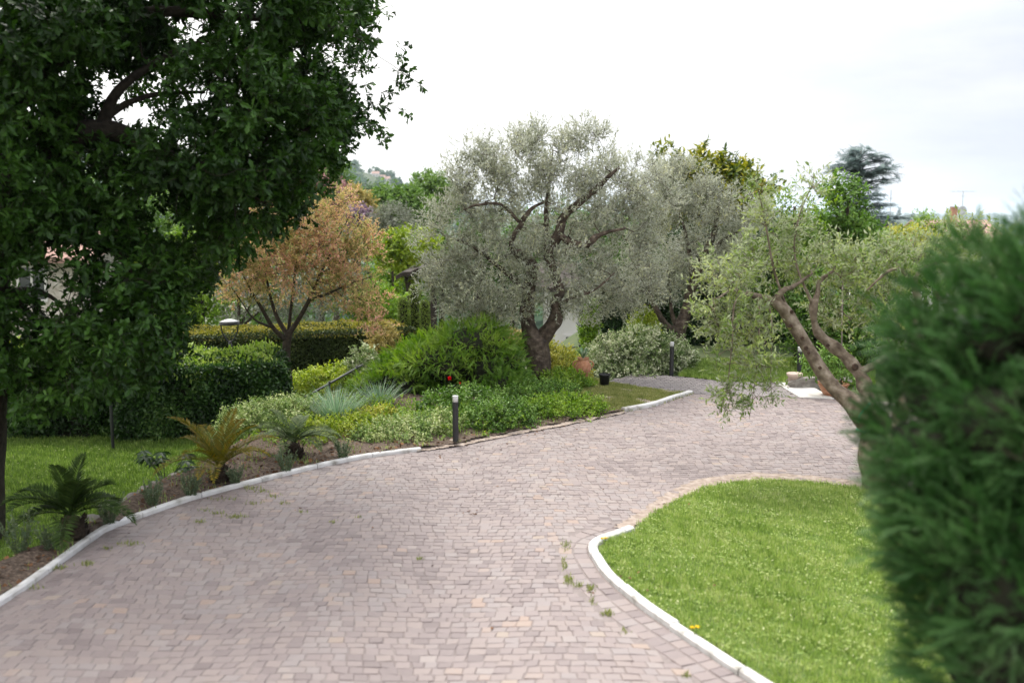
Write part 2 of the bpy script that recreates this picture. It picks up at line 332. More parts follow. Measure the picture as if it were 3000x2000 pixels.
def spray_template(n=9, ang=38, w=.022, ln=.3, seed=1, droop=.25):
    r = np.random.default_rng(seed); v = []; f = []
    def needle(b, d, l, ww):
        d = norm(d); s = norm(np.cross(d, [0, 0, 1.])) * ww; k = len(v); m = b + d * l * .55
        v.extend([tuple(b), tuple(m + s), tuple(b + d * l), tuple(m - s)]); f.append([k, k + 1, k + 2, k + 3])
    needle(np.array([0, 0, 0.]), np.array([0, 1, -droop * .6]), 1.0, w * 1.3)
    for i in range(n):
        y = .12 + .82 * i / n; b = np.array([0, y, -droop * y * y])
        for sx in (-1, 1):
            a = R(ang + r.uniform(-12, 12)); l = ln * (1 - .55 * y) * r.uniform(.7, 1.25)
            needle(b, np.array([sx * math.sin(a), math.cos(a), r.uniform(-.35, .35)]), l, w * r.uniform(.8, 1.4))
    return v, f
T_SPRAY = spray_template()
T_SPRAY2 = spray_template(12, 45, .016, .34, 3, .4)
T_CYP = spray_template(16, 24, .011, .26, 7, .22)
T_CEDAR = spray_template(10, 55, .03, .3, 4, .25)

# ------------------------------------------------------------------ foliage makers
def rnd_dir(rng, n): return norm(rng.normal(size=(n, 3)))
def blob(u, v, d, ru, rv, rd=None, w=1.0):
    c = P(u, v, d); s = d / F
    return (c, np.array([ru * s, (ru * s if rd is None else rd), rv * s]), w)
def blob_points(rng, blobs, n, shell=.55, gap=None, off=0):
    wt = np.array([b[2] * (b[1][0] * b[1][1] * b[1][2]) ** (2 / 3) for b in blobs]); wt /= wt.sum()
    k = rng.choice(len(blobs), n, p=wt)
    c = np.array([b[0] for b in blobs])[k]; r = np.array([b[1] for b in blobs])[k]
    d = rnd_dir(rng, n); rad = shell + (1 - shell) * rng.random(n) ** .6
    rad *= 1 + .13 * np.clip(snoise(d * 1.0 + k[:, None] * 3.1, .9, off), -1.2, 1.0)
    p = c + d * r * rad[:, None]; out = norm(d / r)
    if gap:
        keep = snoise(p, gap[0], off) > gap[1]; p, out = p[keep], out[keep]
    return p, out
def twigs(g, rng, p, out, T, leaf, per, tw, mat=0, width=None, up_bias=.3, droop=0., spread=.9, stem=None, stem_r=.003, var_noise=1.2, var_c=.5, flat=.8, vr=.34):
    """a twig of `per` leaves at every cluster point"""
    n = len(p); d = norm(out + rng.normal(size=(n, 3)) * .55 + np.array([0, 0, up_bias - droop])); ln = tw * rng.uniform(.6, 1.3, n)
    cv = var_c + .22 * snoise(p, var_noise, 2) + rng.normal(size=n) * .08
    t = (np.arange(per)[None, :] + rng.random((n, per))) / per
    pos = p[:, None, :] + d[:, None, :] * (t * ln[:, None])[..., None] - np.array([0, 0, 1.]) * (droop * .5 * ln[:, None] * t * t)[..., None]
    side = rnd_dir(rng, n * per).reshape(n, per, 3); fw = norm(d[:, None, :] * .55 + side * spread)
    upv = norm(np.array([0, 0, 1.]) * flat + out[:, None, :] * .35 + rng.normal(size=(n, per, 3)) * .45)
    lf = leaf * rng.uniform(.65, 1.25, (n, per)); va = np.clip(cv[:, None] + rng.normal(size=(n, per)) * vr * .5, 0, 1)
    q = n * per
    g.inst(T, pos.reshape(q, 3), fw.reshape(q, 3), upv.reshape(q, 3), lf.ravel(), None if width is None else lf.ravel() * width, mat, va.ravel())
    if stem is not None:
        tip = p + d * ln[:, None] * .95
        g.inst(([(-.5, 0, 0), (.5, 0, 0), (.25, 1, 0), (-.25, 1, 0)], [[0, 1, 2, 3]]), p - d * ln[:, None] * .2, tip - p, rnd_dir(rng, n), ln * 1.15, stem_r * 2, stem, .5)
def grow(g, rng, nodes, rads, targets, mat=0, rmax=.02, rmin=.004, sides=5, sag=.12, k=.55):
    """join every target to the nearest branch with a slightly crooked shoot"""
    nd = np.array(nodes, float); rr = np.array(rads, float)
    order = np.argsort(np.min(np.linalg.norm(targets[:, None, :] - nd[None, :: max(1, len(nd) // 60)], axis=-1), axis=1))
    for i in order:
        t = targets[i]; j = int(np.argmin(np.linalg.norm(nd - t, axis=1))); a = nd[j]; dist = np.linalg.norm(t - a)
        if dist < .03: continue
        r0 = min(rr[j] * .75, rmax * (0.5 + min(dist, 1.2))); r1 = max(rmin, r0 * .35)
        ts = np.linspace(0, 1, 5)[:, None]; off = rng.normal(size=3) * dist * sag; off2 = rng.normal(size=3) * dist * sag * .6
        pts = a + (t - a) * ts + np.sin(ts * PI) * off + np.sin(ts * 2 * PI) * off2
        rad = np.linspace(r0, r1, 5); g.tube(pts, rad, sides, mat, cap=False)
        nd = np.vstack([nd, pts[1:]]); rr = np.concatenate([rr, rad[1:]])
def limbs(g, lines, sides=8, mat=0, knob=0.0, k=6, wob=0.0, rng=None):
    """lines: lists of (u, v, d, radius); returns the branch nodes for grow()"""
    nodes = []; rads = []
    for i, ln in enumerate(lines):
        p = np.array([P(*q[:3]) for q in ln]); r = np.array([q[3] for q in ln])
        sp = smooth_line(np.column_stack([p, r]), k)
        if wob and rng is not None: sp[1:-1, :3] += rng.normal(size=(len(sp) - 2, 3)) * wob * sp[1:-1, 3:4]
        g.tube(sp[:, :3], np.maximum(sp[:, 3], .003), sides, mat, knob=knob, seed=i)
        nodes.append(sp[:, :3]); rads.append(sp[:, 3])
    return np.vstack(nodes), np.concatenate(rads)
def tree(name, label, cat, base, lines, blobs, n, leafmat, barkmat, T=T_OVAL, leaf=.08, per=10, tw=.2, seed=1, gap=None, shell=.5,
         nb=300, sides=8, knob=.0, group=None, rmax=.02, stem=True, **kw):
    rng = np.random.default_rng(seed); root = thing(name, label, cat, base, group)
    tr = Geo(); nodes, rads = limbs(tr, lines, sides, 0, knob)
    p, out = blob_points(rng, blobs, n, shell, gap, seed)
    sub = rng.choice(len(p), min(nb, len(p)), replace=False)
    if nb: grow(tr, rng, nodes, rads, p[sub], rmax=rmax)
    tr.build('trunk', barkmat, root, smooth=True)
    cr_ = Geo(); twigs(cr_, rng, p, out, T, leaf, per, tw, 0, stem=1 if stem else None, **kw)
    cr_.build('crown', [leafmat, barkmat], root)
    return root
def shrub(name, label, cat, blobs, n, leafmat, T=T_OVAL, leaf=.05, per=9, tw=.12, seed=1, base=None, gap=None, shell=.35, nstem=14, stemmat=None, group=None, clip=None, **kw):
    rng = np.random.default_rng(seed)
    c = np.mean([b[0] for b in blobs], 0); zb = min(b[0][2] - b[1][2] * .9 for b in blobs) if base is None else base
    root = thing(name, label, cat, (c[0], c[1], zb), group)
    p, out = blob_points(rng, blobs, n, shell, gap, seed); k = p[:, 2] > zb + .02; p, out = p[k], out[k]
    st = Geo(); sub = rng.choice(len(p), min(nstem * 4, len(p)), replace=False); b0 = np.array([c[0], c[1], zb])
    b1_ = b0 + [0, 0, .05]; st.tube([b0 - [0, 0, .04], b0, b1_], [.016, .014, .012], 5)
    grow(st, rng, [b0, b1_], np.full(2, .012), p[sub], rmax=.012, rmin=.003, sides=4)
    st.build('stems', stemmat or M['bark'], root)
    g = Geo(); twigs(g, rng, p, out, T, leaf, per, tw, 0, stem=1, stem_r=.0016, **kw)
    g.build('foliage', [leafmat, stemmat or M['bark']], root)
    return root

# ------------------------------------------------------------------ ground plan (traced on the ground plane, metres)
KERB_L = [(-520, 2080), (0, 1775), (150, 1672), (310, 1557), (430, 1510), (560, 1465), (680, 1432), (800, 1402), (930, 1370), (1060, 1343), (1150, 1330), (1235, 1320)]
EDGE_L = [(1340, 1303), (1500, 1268), (1640, 1243), (1740, 1222), (1830, 1206)]
KERB_B = [(1830, 1206), (1915, 1190), (1975, 1170), (2030, 1153)]
kl, el, kb = GL(KERB_L), GL(EDGE_L), GL(KERB_B)
back_edge = GL([(2030, 1153), (2200, 1158), (2343, 1165), (2444, 1169), (2560, 1175), (2800, 1195)]) 
lawn_kerb = GL([(2420, 2140), (2200, 2000), (2050, 1900), (1900, 1800), (1830, 1745), (1770, 1690), (1742, 1650), (1724, 1612), (1745, 1585), (1840, 1551)])
lawn_top = GL([(1840, 1551), (1900, 1515), (1990, 1465), (2060, 1432), (2150, 1415), (2250, 1409), (2380, 1414), (2520, 1432), (2800, 1450), (3300, 1470)])
drive_poly = [kl[0] + np.array([-1.2, -6, 0])] + kl + el + kb + back_edge + [np.array([9.5, 13.5, 0]), np.array([9.5, -2.5, 0])]
def offset_line(pts, d):
    p = np.array([q[:2] for q in pts]); t = norm(np.gradient(p, axis=0)); nrm = np.column_stack([-t[:, 1], t[:, 0]]); return p + nrm * d
lawn_in = [np.array([q[0], q[1], 0]) for q in offset_line(lawn_kerb, -.085)]
lawn_poly = [np.array([lawn_in[0][0] + .25, -2.4, 0])] + lawn_in + lawn_top[1:] + [np.array([9.4, -2.4, 0])]
path_poly = GL([(2030, 1153), (1905, 1138), (1786, 1121), (1800, 1112), (1850, 1096), (1900, 1096), (1970, 1101), (2060, 1109), (2120, 1117), (2268, 1120), (2343, 1165)])
slab_poly = GL([(2268, 1120), (2330, 1124), (2385, 1137), (2444, 1169), (2343, 1165)])
bed_edge = GL([(-420, 1880), (-60, 1690), (100, 1622), (230, 1560), (340, 1495), (450, 1432), (560, 1388), (640, 1335), (740, 1280), (820, 1232), (880, 1192)], -.05)
bed_poly = [np.array([q[0], q[1], 0]) for q in offset_line(kl, .05)] + el + [kb[0]] + GL([(1700, 1205), (1560, 1180), (1500, 1165), (1300, 1160), (1100, 1165), (960, 1178)], -.02) + bed_edge[::-1]
lawn_left_poly = bed_edge + GL([(900, 1180), (840, 1240), (560, 1285), (300, 1285), (0, 1288), (-500, 1290)], -.4) + [np.array([-14, 9, 0]), np.array([-9, 3, 0])]
rear_lawn_poly = [kb[0], kb[1], kb[2], kb[3]] + GL([(1905, 1138), (1786, 1121), (1740, 1108), (1560, 1118), (1480, 1150), (1500, 1167), (1560, 1182), (1700, 1207)])
far_lawn_poly = GL([(1990, 1102), (2060, 1109), (2120, 1117), (2268, 1120), (2330, 1124), (2560, 1128), (2560, 1055), (2300, 1052), (2040, 1056)])
left_region = bed_edge + [np.array([-2.6, 16.5, 0]), np.array([-2.3, 24, 0]), np.array([-40, 30, 0]), np.array([-40, -4, 0]), np.array([-8, -4, 0])]

def terrain_z(x, y):
    x = np.asarray(x, float); y = np.asarray(y, float)
    ins = inside(x, y, left_region); t = pdist(x, y, left_region[:13])
    z = -.035 - .37 * np.where(ins, sstep(.02, .42, t), 0)
    z = z - np.where(x < 2.2, 1, 0) * sstep(16.6, 19.5, y) * sstep(2.2, -.5, x) * 1.5
    z = z - .20 * np.clip(y - 24.5, 0, 60) - .11 * np.clip(y - 84.5, 0, 330) - .012 * np.clip(y - 414, 0, 400)
    z = z - .12 * np.clip(np.abs(x) - 16, 0, 60) * sstep(3, 14, np.abs(x) - 12)
    far = sstep(60, 400, np.hypot(x, y))
    return z * (1 - far) + far * np.minimum(z, -58.)

def sheet(name, poly, res, zf, m, label=None, kind='structure', extra=None):
    p = np.array([q[:2] for q in poly]); x0, y0 = p.min(0) - res; x1, y1 = p.max(0) + res
    xs = np.arange(x0, x1 + res, res); ys = np.arange(y0, y1 + res, res); X, Y = np.meshgrid(xs, ys, indexing='ij')
    ok = inside(X[:-1, :-1] + res / 2, Y[:-1, :-1] + res / 2, poly); V = np.stack([X, Y, zf(X, Y)], -1).reshape(-1, 3)
    i, j = np.nonzero(ok); ny = len(ys); q = np.stack([i * ny + j, (i + 1) * ny + j, (i + 1) * ny + j + 1, i * ny + j + 1], -1)
    used, inv = np.unique(q.ravel(), return_inverse=True); g = Geo(); g.raw(V[used], inv, np.full(len(q), 4), 0, .5)
    o = g.build(name, m, smooth=True); return tag(o, label, kind=kind)

# one ground sheet out to the horizon: fine near the garden, coarse far away
ax = np.concatenate([-np.geomspace(9000, 16, 34), np.arange(-15.5, 13.2, .3), np.geomspace(13.6, 9000, 34)])
ay = np.concatenate([-np.geomspace(200, 4.5, 8), np.arange(-4, 28, .3), np.geomspace(28.4, 14000, 60)])
X, Y = np.meshgrid(ax, ay, indexing='ij'); Z = terrain_z(X, Y)
i, j = np.meshgrid(np.arange(len(ax) - 1), np.arange(len(ay) - 1), indexing='ij'); n_ = len(ay)
g = Geo(); q = np.stack([i * n_ + j, (i + 1) * n_ + j, (i + 1) * n_ + j + 1, i * n_ + j + 1], -1).reshape(-1, 4)
cyq = (Y[:-1, :-1] + 0 * X[:-1, :-1]).ravel()
g.raw(np.stack([X, Y, Z], -1).reshape(-1, 3), q.ravel(), np.full(len(q), 4), 0, .5); g.m[0] = (cyq > 300).astype(np.int32)
tag(g.build('terrain', [M['terrain'], M['plain']], smooth=True), 'garden ground falling away to the wide plain', kind='structure')

# driveway: sand bed and real setts laid in arcs
def flat(z): return lambda x, y: np.full(np.shape(x), z)
g = Geo(); g.add([[p[0], p[1], -.0045] for p in drive_poly], [list(range(len(drive_poly)))])
tag(g.build('driveway_bed', M['joint']), 'sand joints between the driveway setts', kind='structure')

def setts(cells, var, rng, joint=.0018, bev=.0035, h=.012, tilt=.0022):
    """cells (n,4,2) -> bevelled stones"""
    n = len(cells); c = cells.mean(1, keepdims=True); d = cells - c; L_ = np.linalg.norm(d, axis=-1, keepdims=True)
    outer = c + d * np.maximum(1 - joint * 1.4 / L_, .3); top = c + d * np.maximum(1 - (joint + bev) * 1.4 / L_, .2)
    zt = rng.normal(size=(n, 1)) * .0015 + (d[..., 0] * rng.normal(size=(n, 1)) + d[..., 1] * rng.normal(size=(n, 1))) * tilt * 10
    v = np.concatenate([np.dstack([outer, np.full((n, 4), -h)]), np.dstack([outer, zt - .0045]), np.dstack([top, zt])], 1)
    f = [[8, 9, 10, 11]]
    for k in range(2):
        for a in range(4): f.append([k * 4 + a, k * 4 + (a + 1) % 4, k * 4 + 4 + (a + 1) % 4, k * 4 + 4 + a])
    base = np.array(f).ravel(); loops = (np.arange(n)[:, None] * 12 + base).ravel()
    return v.reshape(-1, 3), loops, np.full(n * 9, 4), np.repeat(var, 12)
rng = np.random.default_rng(11)
cells = []
Wc, A, sh = 1.7, .018, .084
y = -3.2
def wave(x, y): return A * np.cos(2 * PI * (x - .35 + .10 * np.sin(y * .55)) / Wc) + .03 * np.sin(x * .8 + .3 * y)
while y < 19:                                         # wavy rows, every row split anew
    hgt = sh * rng.uniform(.84, 1.16); e = np.cumsum(rng.uniform(.072, .116, 260)) - 10.5 + rng.uniform(0, .1)
    lo = y + wave(e, y); hi = y + hgt + wave(e, y + hgt); e2 = e - .012 * np.sin(2 * PI * (e - .35) / Wc)
    cells.append(np.stack([np.stack([e[:-1], lo[:-1]], -1), np.stack([e[1:], lo[1:]], -1), np.stack([e2[1:], hi[1:]], -1), np.stack([e2[:-1], hi[:-1]], -1)], 1))
    y += hgt
cells = np.concatenate(cells)
cells = np.array(cells); cells += rng.normal(size=cells.shape) * .0045
ctr = cells.mean(1); lk = [p for p in lawn_kerb]
ok = inside(ctr[:, 0], ctr[:, 1], drive_poly) & ~inside(ctr[:, 0], ctr[:, 1], lawn_poly) & (pdist(ctr[:, 0], ctr[:, 1], lk) > .285) & (pdist(ctr[:, 0], ctr[:, 1], kl) > .05)
ok &= ctr[:, 1] > -2.5
cells = cells[ok]; ctr = ctr[ok]
pz = np.column_stack([ctr, np.zeros(len(ctr))])
var = np.clip(.38 + .12 * snoise(pz, 2.6) + .08 * snoise(pz, .8, 3) + rng.normal(size=len(cells)) * .15 + (rng.random(len(cells)) < .07) * .34, 0, 1)
g = Geo(); v_, l_, s_, a_ = setts(cells, var, rng); g.raw(v_, l_, s_, 0, a_)
def offset_line(pts, d):
    p = np.array([q[:2] for q in pts]); t = norm(np.gradient(p, axis=0)); nrm = np.column_stack([-t[:, 1], t[:, 0]]); return p + nrm * d
def resample(p, step):
    p = np.asarray(p)[:, :2]; s = np.concatenate([[0], np.cumsum(np.linalg.norm(np.diff(p, axis=0), axis=1))]); n = max(2, int(s[-1] / step) + 1)
    t = np.linspace(0, s[-1], n); return np.column_stack([np.interp(t, s, p[:, 0]), np.interp(t, s, p[:, 1])])
bord = []                                             # two courses of setts that follow the lawn kerb
base_line = resample(smooth_line(np.array(lawn_kerb), 5), .105)
for o0, o1 in ((.012, .125), (.135, .255)):
    a = offset_line(base_line, o0); b = offset_line(base_line, o1)
    for k in range(len(a) - 1): bord.append([a[k], a[k + 1], b[k + 1], b[k]])
bord = np.array(bord); bord = bord[:, ::-1] if np.cross(bord[0, 1] - bord[0, 0], bord[0, 2] - bord[0, 0]) < 0 else bord
v_, l_, s_, a_ = setts(bord + rng.normal(size=bord.shape) * .003, np.clip(rng.normal(.35, .2, len(bord)), 0, 1), rng); g.raw(v_, l_, s_, 0, a_)
tag(g.build('driveway', M['cobble']), 'pinkish grey stone setts laid in arcs', kind='structure')

# side path and slab behind the driveway
g = Geo(); g.add([[p[0], p[1], -.010] for p in path_poly], [list(range(len(path_poly)))])
cp = []
for a in range(-4, 60):
    for b in range(0, 70):
        x0 = 2.0 + a * .10 + (b % 2) * .05; y0 = 12.9 + b * .105; cp.append([[x0, y0], [x0 + .1, y0], [x0 + .1, y0 + .105], [x0, y0 + .105]])
cp = np.array(cp) + rng.normal(size=(len(cp), 4, 2)) * .004; cc = cp.mean(1); cp = cp[inside(cc[:, 0], cc[:, 1], path_poly)]
v_, l_, s_, a_ = setts(cp, np.clip(rng.normal(.5, .25, len(cp)), 0, 1), rng); g.raw(v_ + [0, 0, .002], l_, s_, 1, a_)
tag(g.build('path', [M['joint'], M['path_cobble']]), 'grey stone path branching off the driveway', kind='structure')
g = Geo(); nS = len(slab_poly); pts = [[p[0], p[1], .012] for p in slab_poly] + [[p[0], p[1], -.03] for p in slab_poly]
g.add(pts, [list(range(nS))] + [[a, nS + a, nS + (a + 1) % nS, (a + 1) % nS] for a in range(nS)])
tag(g.build('pavement', M['concrete']), 'pale concrete slab beside the stone path', kind='structure')

# kerbs: painted stones laid end to end
def kerb(name, line, width, top, label, side, seed, stone=.72, k=4):
    r_ = np.random.default_rng(seed); p = resample(smooth_line(np.array(line), k), .06); g = Geo(); m = int(stone / .06); a = 0
    while a < len(p) - 2:
        b = min(a + m, len(p) - 1); seg = p[a:b + 1]
        if len(seg) < 2: break
        t = norm(np.gradient(seg, axis=0)); nr = np.column_stack([-t[:, 1], t[:, 0]]) * side
        seg = seg.copy(); seg[0] += t[0] * .004; seg[-1] -= t[-1] * .004
        dz = r_.normal() * .003; do = r_.normal() * .0035; ring = []
        for o_, z_ in ((0, -.06), (0, top - .012), (.012, top), (width - .012, top), (width, top - .012), (width, -.06)):
            ring.append(np.column_stack([seg + nr * (o_ + do), np.full(len(seg), z_ + dz)]))
        V = np.stack(ring, 1).reshape(-1, 3); n6 = 6; fs = []
        for i in range(len(seg) - 1):
            for j in range(6):
                q = [i * 6 + j, (i + 1) * 6 + j, (i + 1) * 6 + (j + 1) % 6, i * 6 + (j + 1) % 6]; fs.append(q if side < 0 else q[::-1])
        fs += [[0, 1, 2, 3, 4, 5], [(len(seg) - 1) * 6 + j for j in range(5, -1, -1)]]
        g.add(V, fs); a = b
    return tag(g.build(name, M['kerb']), label, kind='structure')
kerb('kerb', kl, .062, .04, 'white painted kerb along the planting bed', 1, 1, k=3)
kerb('kerb', [(p[0], p[1]) for p in lawn_kerb], .078, .042, 'white painted kerb curving round the near lawn', -1, 2, k=5)
kerb('kerb', kb, .08, .05, 'short white kerb at the corner of the dry lawn', 1, 3, k=3)

# planting bed, lawns, bare earth
def bed_z(x, y):
    t = pdist(x, y, bed_edge); q = np.stack([x, y, 0 * x], -1)
    return .028 + .012 * snoise(q, .5) + .05 * np.exp(-((t - .25) / .22) ** 2) * (np.asarray(y) < 13) * sstep(.12, .4, pdist(x, y, kl)) - .10 * (1 - sstep(0, .12, t))
sheet('planting_bed', bed_poly, .05, bed_z, M['soil'], 'bark covered planting bed sloping from kerb to lawn')
sheet('lawn', lawn_left_poly, .12, lambda x, y: terrain_z(x, y) + .02, M['turf'], 'shaded lower lawn in front of the hedge')
sheet('lawn', lawn_poly, .06, lambda x, y: .012 + .02 * sstep(.1, .8, pdist(x, y, lawn_kerb + lawn_top)) + .006 * snoise(np.stack([x, y, 0 * x], -1), 1.2), M['turf'], 'bright near lawn inside the curved kerb')
sheet('lawn', rear_lawn_poly, .06, lambda x, y: .004 + .004 * snoise(np.stack([x, y, 0 * x], -1), .6), M['dirt'], 'dry yellowish lawn corner beside the path')
sheet('lawn', far_lawn_poly, .08, lambda x, y: .006 + 0 * x, M['turf'], 'deep green lawn beyond the path')
dirt_poly = GL([(1838, 1552), (1800, 1545), (1850, 1515), (1905, 1478), (1965, 1438), (2040, 1405), (2150, 1389), (2250, 1386), (2380, 1394), (2520, 1412)]) + [p + np.array([0, -.06, 0]) for p in lawn_top[1:8][::-1]]
sheet('dirt_strip', dirt_poly, .03, lambda x, y: .007 + .006 * snoise(np.stack([x, y, 0 * x], -1), .25), M['dirt'], 'bare earth along the top edge of the near lawn')
d2 = GL([(1225, 1324), (1340, 1309), (1500, 1276), (1640, 1251), (1740, 1230), (1832, 1211), (1826, 1195), (1735, 1203), (1630, 1220), (1490, 1238), (1330, 1268), (1225, 1296)])
sheet('dirt_strip', d2, .03, lambda x, y: .012 + .006 * snoise(np.stack([x, y, 0 * x], -1), .25), M['dirt'], 'bare earth and debris along the shrub edge of the driveway')

# grass: countless blades, one object per lawn
def grass(name, poly, n, zf, hgt, w, m, label, seed, ymax=None, clump=.5, vbase=.45, keepf=None, clover=0):
    r_ = np.random.default_rng(seed); p = np.array([q[:2] for q in poly]); lo, hi = p.min(0), p.max(0)
    x = r_.uniform(lo[0], hi[0], n * 3); y = r_.uniform(lo[1], hi[1], n * 3)
    k = inside(x, y, poly) & (np.abs(x) < .56 * y + .5)
    if keepf is not None: k &= keepf(x, y, r_)
    x, y = x[k][:n], y[k][:n]; x = x + r_.normal(size=len(x)) * .016; y = y + r_.normal(size=len(x)) * .02; q = np.stack([x, y, 0 * x], -1)
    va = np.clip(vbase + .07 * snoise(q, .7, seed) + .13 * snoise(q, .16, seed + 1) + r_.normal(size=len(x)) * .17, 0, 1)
    hh = hgt * r_.uniform(.55, 1.3, len(x)) * (1 + .18 * snoise(q, .2, seed + 2)); ang = r_.uniform(0, 2 * PI, len(x)); ln = r_.uniform(.15, .95, len(x))
    d = np.stack([np.cos(ang) * ln, np.sin(ang) * ln, np.ones(len(x))], -1)
    g = Geo(); g.inst(T_BLADE, np.stack([x, y, zf(x, y) - .004], -1), d, np.stack([-np.cos(ang), -np.sin(ang), .4 + 0 * ang], -1), np.maximum(hh, .01), w * r_.uniform(.6, 1.4, len(x)), 0, va)
    if clover:
        kx = x[:clover], y[:clover]; qq = np.stack([kx[0], kx[1], 0 * kx[0]], -1); kk = snoise(qq, .5, seed + 4) > r_.uniform(-.9, 1.2, clover); cx_, cy_ = kx[0][kk], kx[1][kk]; m_ = len(cx_); zz = zf(cx_, cy_) + hgt * r_.uniform(.45, .95, m_)
        g.inst(T_OVAL, np.stack([cx_, cy_, zz], -1), r_.normal(size=(m_, 3)) * [1, 1, .3], np.tile([0, 0, 1.], (m_, 1)) + r_.normal(size=(m_, 3)) * .35, .017 * r_.uniform(.6, 1.7, m_), None, 0, np.clip(r_.normal(.62, .17, m_), 0, 1))
    return tag(g.build(name, m), label, kind='stuff')
zl = lambda x, y: .012 + .02 * sstep(.1, .8, pdist(x, y, lawn_kerb + lawn_top))
near = [p for p in lawn_poly]
grass('grass', near, 330000, zl, .042, .0065, M['grass'], 'bright green grass of the near lawn', 21, vbase=.5, clover=30000, keepf=lambda x, y, r: (y > 4.2) & (y < 11) & (x < 5.5))
grass('grass', lawn_left_poly, 200000, lambda x, y: terrain_z(x, y) + .02, .05, .010, M['grass'], 'shaded grass of the lower lawn', 22, vbase=.16, clover=6000, keepf=lambda x, y, r: (x > -8) & (y > 6))  # darker blades: the oak's shade is put into their colour
grass('grass', rear_lawn_poly, 60000, flat(.004), .035, .008, M['grass_dry'], 'dry sparse grass of the corner lawn', 23, keepf=lambda x, y, r: snoise(np.stack([x, y, 0 * x], -1), .5) > r.uniform(-1.6, -.3, len(x)))
grass('grass', far_lawn_poly, 70000, flat(.006), .06, .011, M['grass'], 'deep green grass beyond the path', 24, vbase=.36)
grass('weeds', bed_poly, 16000, bed_z, .055, .007, M['grass'], 'sparse weeds growing through the bark of the bed', 26, vbase=.4, keepf=lambda x, y, r: (y > 5.5) & (y < 13.2) & (snoise(np.stack([x, y, 0 * x], -1), .45) > r.uniform(-.3, 1.5, len(x))))
rng = np.random.default_rng(25); wp_ = []
for u, v, su, sv, n in ((735, 1430, 26, 5, 60), (770, 1440, 20, 4, 40), (800, 1455, 14, 4, 30), (690, 1515, 26, 4, 70), (635, 1505, 14, 3, 30), (600, 1495, 18, 3, 20), (585, 1530, 12, 3, 40), (660, 1462, 30, 4, 40), (740, 1475, 20, 4, 30), (380, 1595, 26, 5, 70), (310, 1608, 10, 4, 20), (255, 1652, 14, 4, 50), (170, 1665, 26, 5, 60), (75, 1720, 30, 8, 60), (90, 1690, 14, 5, 40),
                        (830, 1475, 12, 3, 20), (1050, 1516, 6, 2, 12), (975, 1530, 8, 3, 16), (885, 1500, 9, 3, 14), (1230, 1638, 7, 3, 24), (1660, 1600, 10, 12, 40), (1655, 1650, 6, 14, 50), (1665, 1700, 9, 10, 70), (1690, 1715, 14, 4, 40), (1730, 1725, 10, 7, 70), (1780, 1798, 10, 6, 70), (1735, 1760, 5, 10, 20), (1830, 1850, 8, 8, 20), (2010, 1980, 8, 4, 24)):
    k = rng.normal(size=(n, 2)); wp_ += [G(u + a * su * .7, v + b * sv * .7, -.004) for a, b in k]
wp_ = np.array(wp_); n = len(wp_); a = rng.uniform(0, 2 * PI, n); t = rng.uniform(.2, 1.3, n); g = Geo()
g.inst(T_BLADE, wp_, np.stack([np.cos(a) * t, np.sin(a) * t, np.ones(n)], -1), np.stack([-np.cos(a), -np.sin(a), .4 + 0 * a], -1), .034 * rng.uniform(.5, 1.3, n), .008, 0, rng.uniform(0, .6, n))
tag(g.build('weeds', M['grass_dry']), 'weeds sprouting in the joints of the driveway', kind='stuff')

# ------------------------------------------------------------------ big oak on the left
rng = np.random.default_rng(31)
oak_lines = [
    [(-70, 1640, 9.3, .27), (-62, 1400, 9.3, .23), (-48, 1100, 9.3, .21), (-40, 800, 9.3, .20), (-30, 600, 9.35, .19), (0, 380, 9.4, .15), (60, 120, 9.5, .12), (130, -200, 9.6, .08)],
    [(-30, 600, 9.35, .15), (90, 460, 9.4, .13), (210, 395, 9.5, .12), (330, 385, 9.6, .10), (440, 432, 9.8, .08), (560, 490, 10, .05), (690, 560, 10, .03), (800, 600, 10.1, .012)],
    [(300, 388, 9.6, .08), (312, 330, 9.6, .06), (350, 262, 9.6, .045), (430, 200, 9.7, .035), (540, 140, 9.9, .025), (700, 90, 10, .015)],
    [(305, 345, 9.6, .045), (380, 300, 9.7, .03), (470, 275, 9.8, .022), (600, 270, 9.8, .015)],
    [(20, 330, 9.4, .11), (200, 150, 9.5, .09), (420, 40, 9.7, .06), (700, 50, 10, .04), (930, 70, 10.2, .02), (1060, 120, 10.3, .008)],
    [(560, 490, 10, .04), (720, 430, 10, .03), (860, 390, 10.1, .02), (960, 360, 10.2, .008)],
    [(-40, 760, 9.3, .10), (100, 690, 9.3, .07), (240, 690, 9.3, .05), (360, 760, 9.4, .035), (430, 880, 9.4, .02), (450, 1020, 9.4, .01)],
    [(60, 120, 9.5, .07), (260, -60, 9.3, .06), (600, -160, 9.6, .03), (900, -120, 9.9, .015)],
    [(-45, 900, 9.3, .05), (60, 850, 9.2, .03), (150, 870, 9.2, .02), (210, 940, 9.2, .01)]]
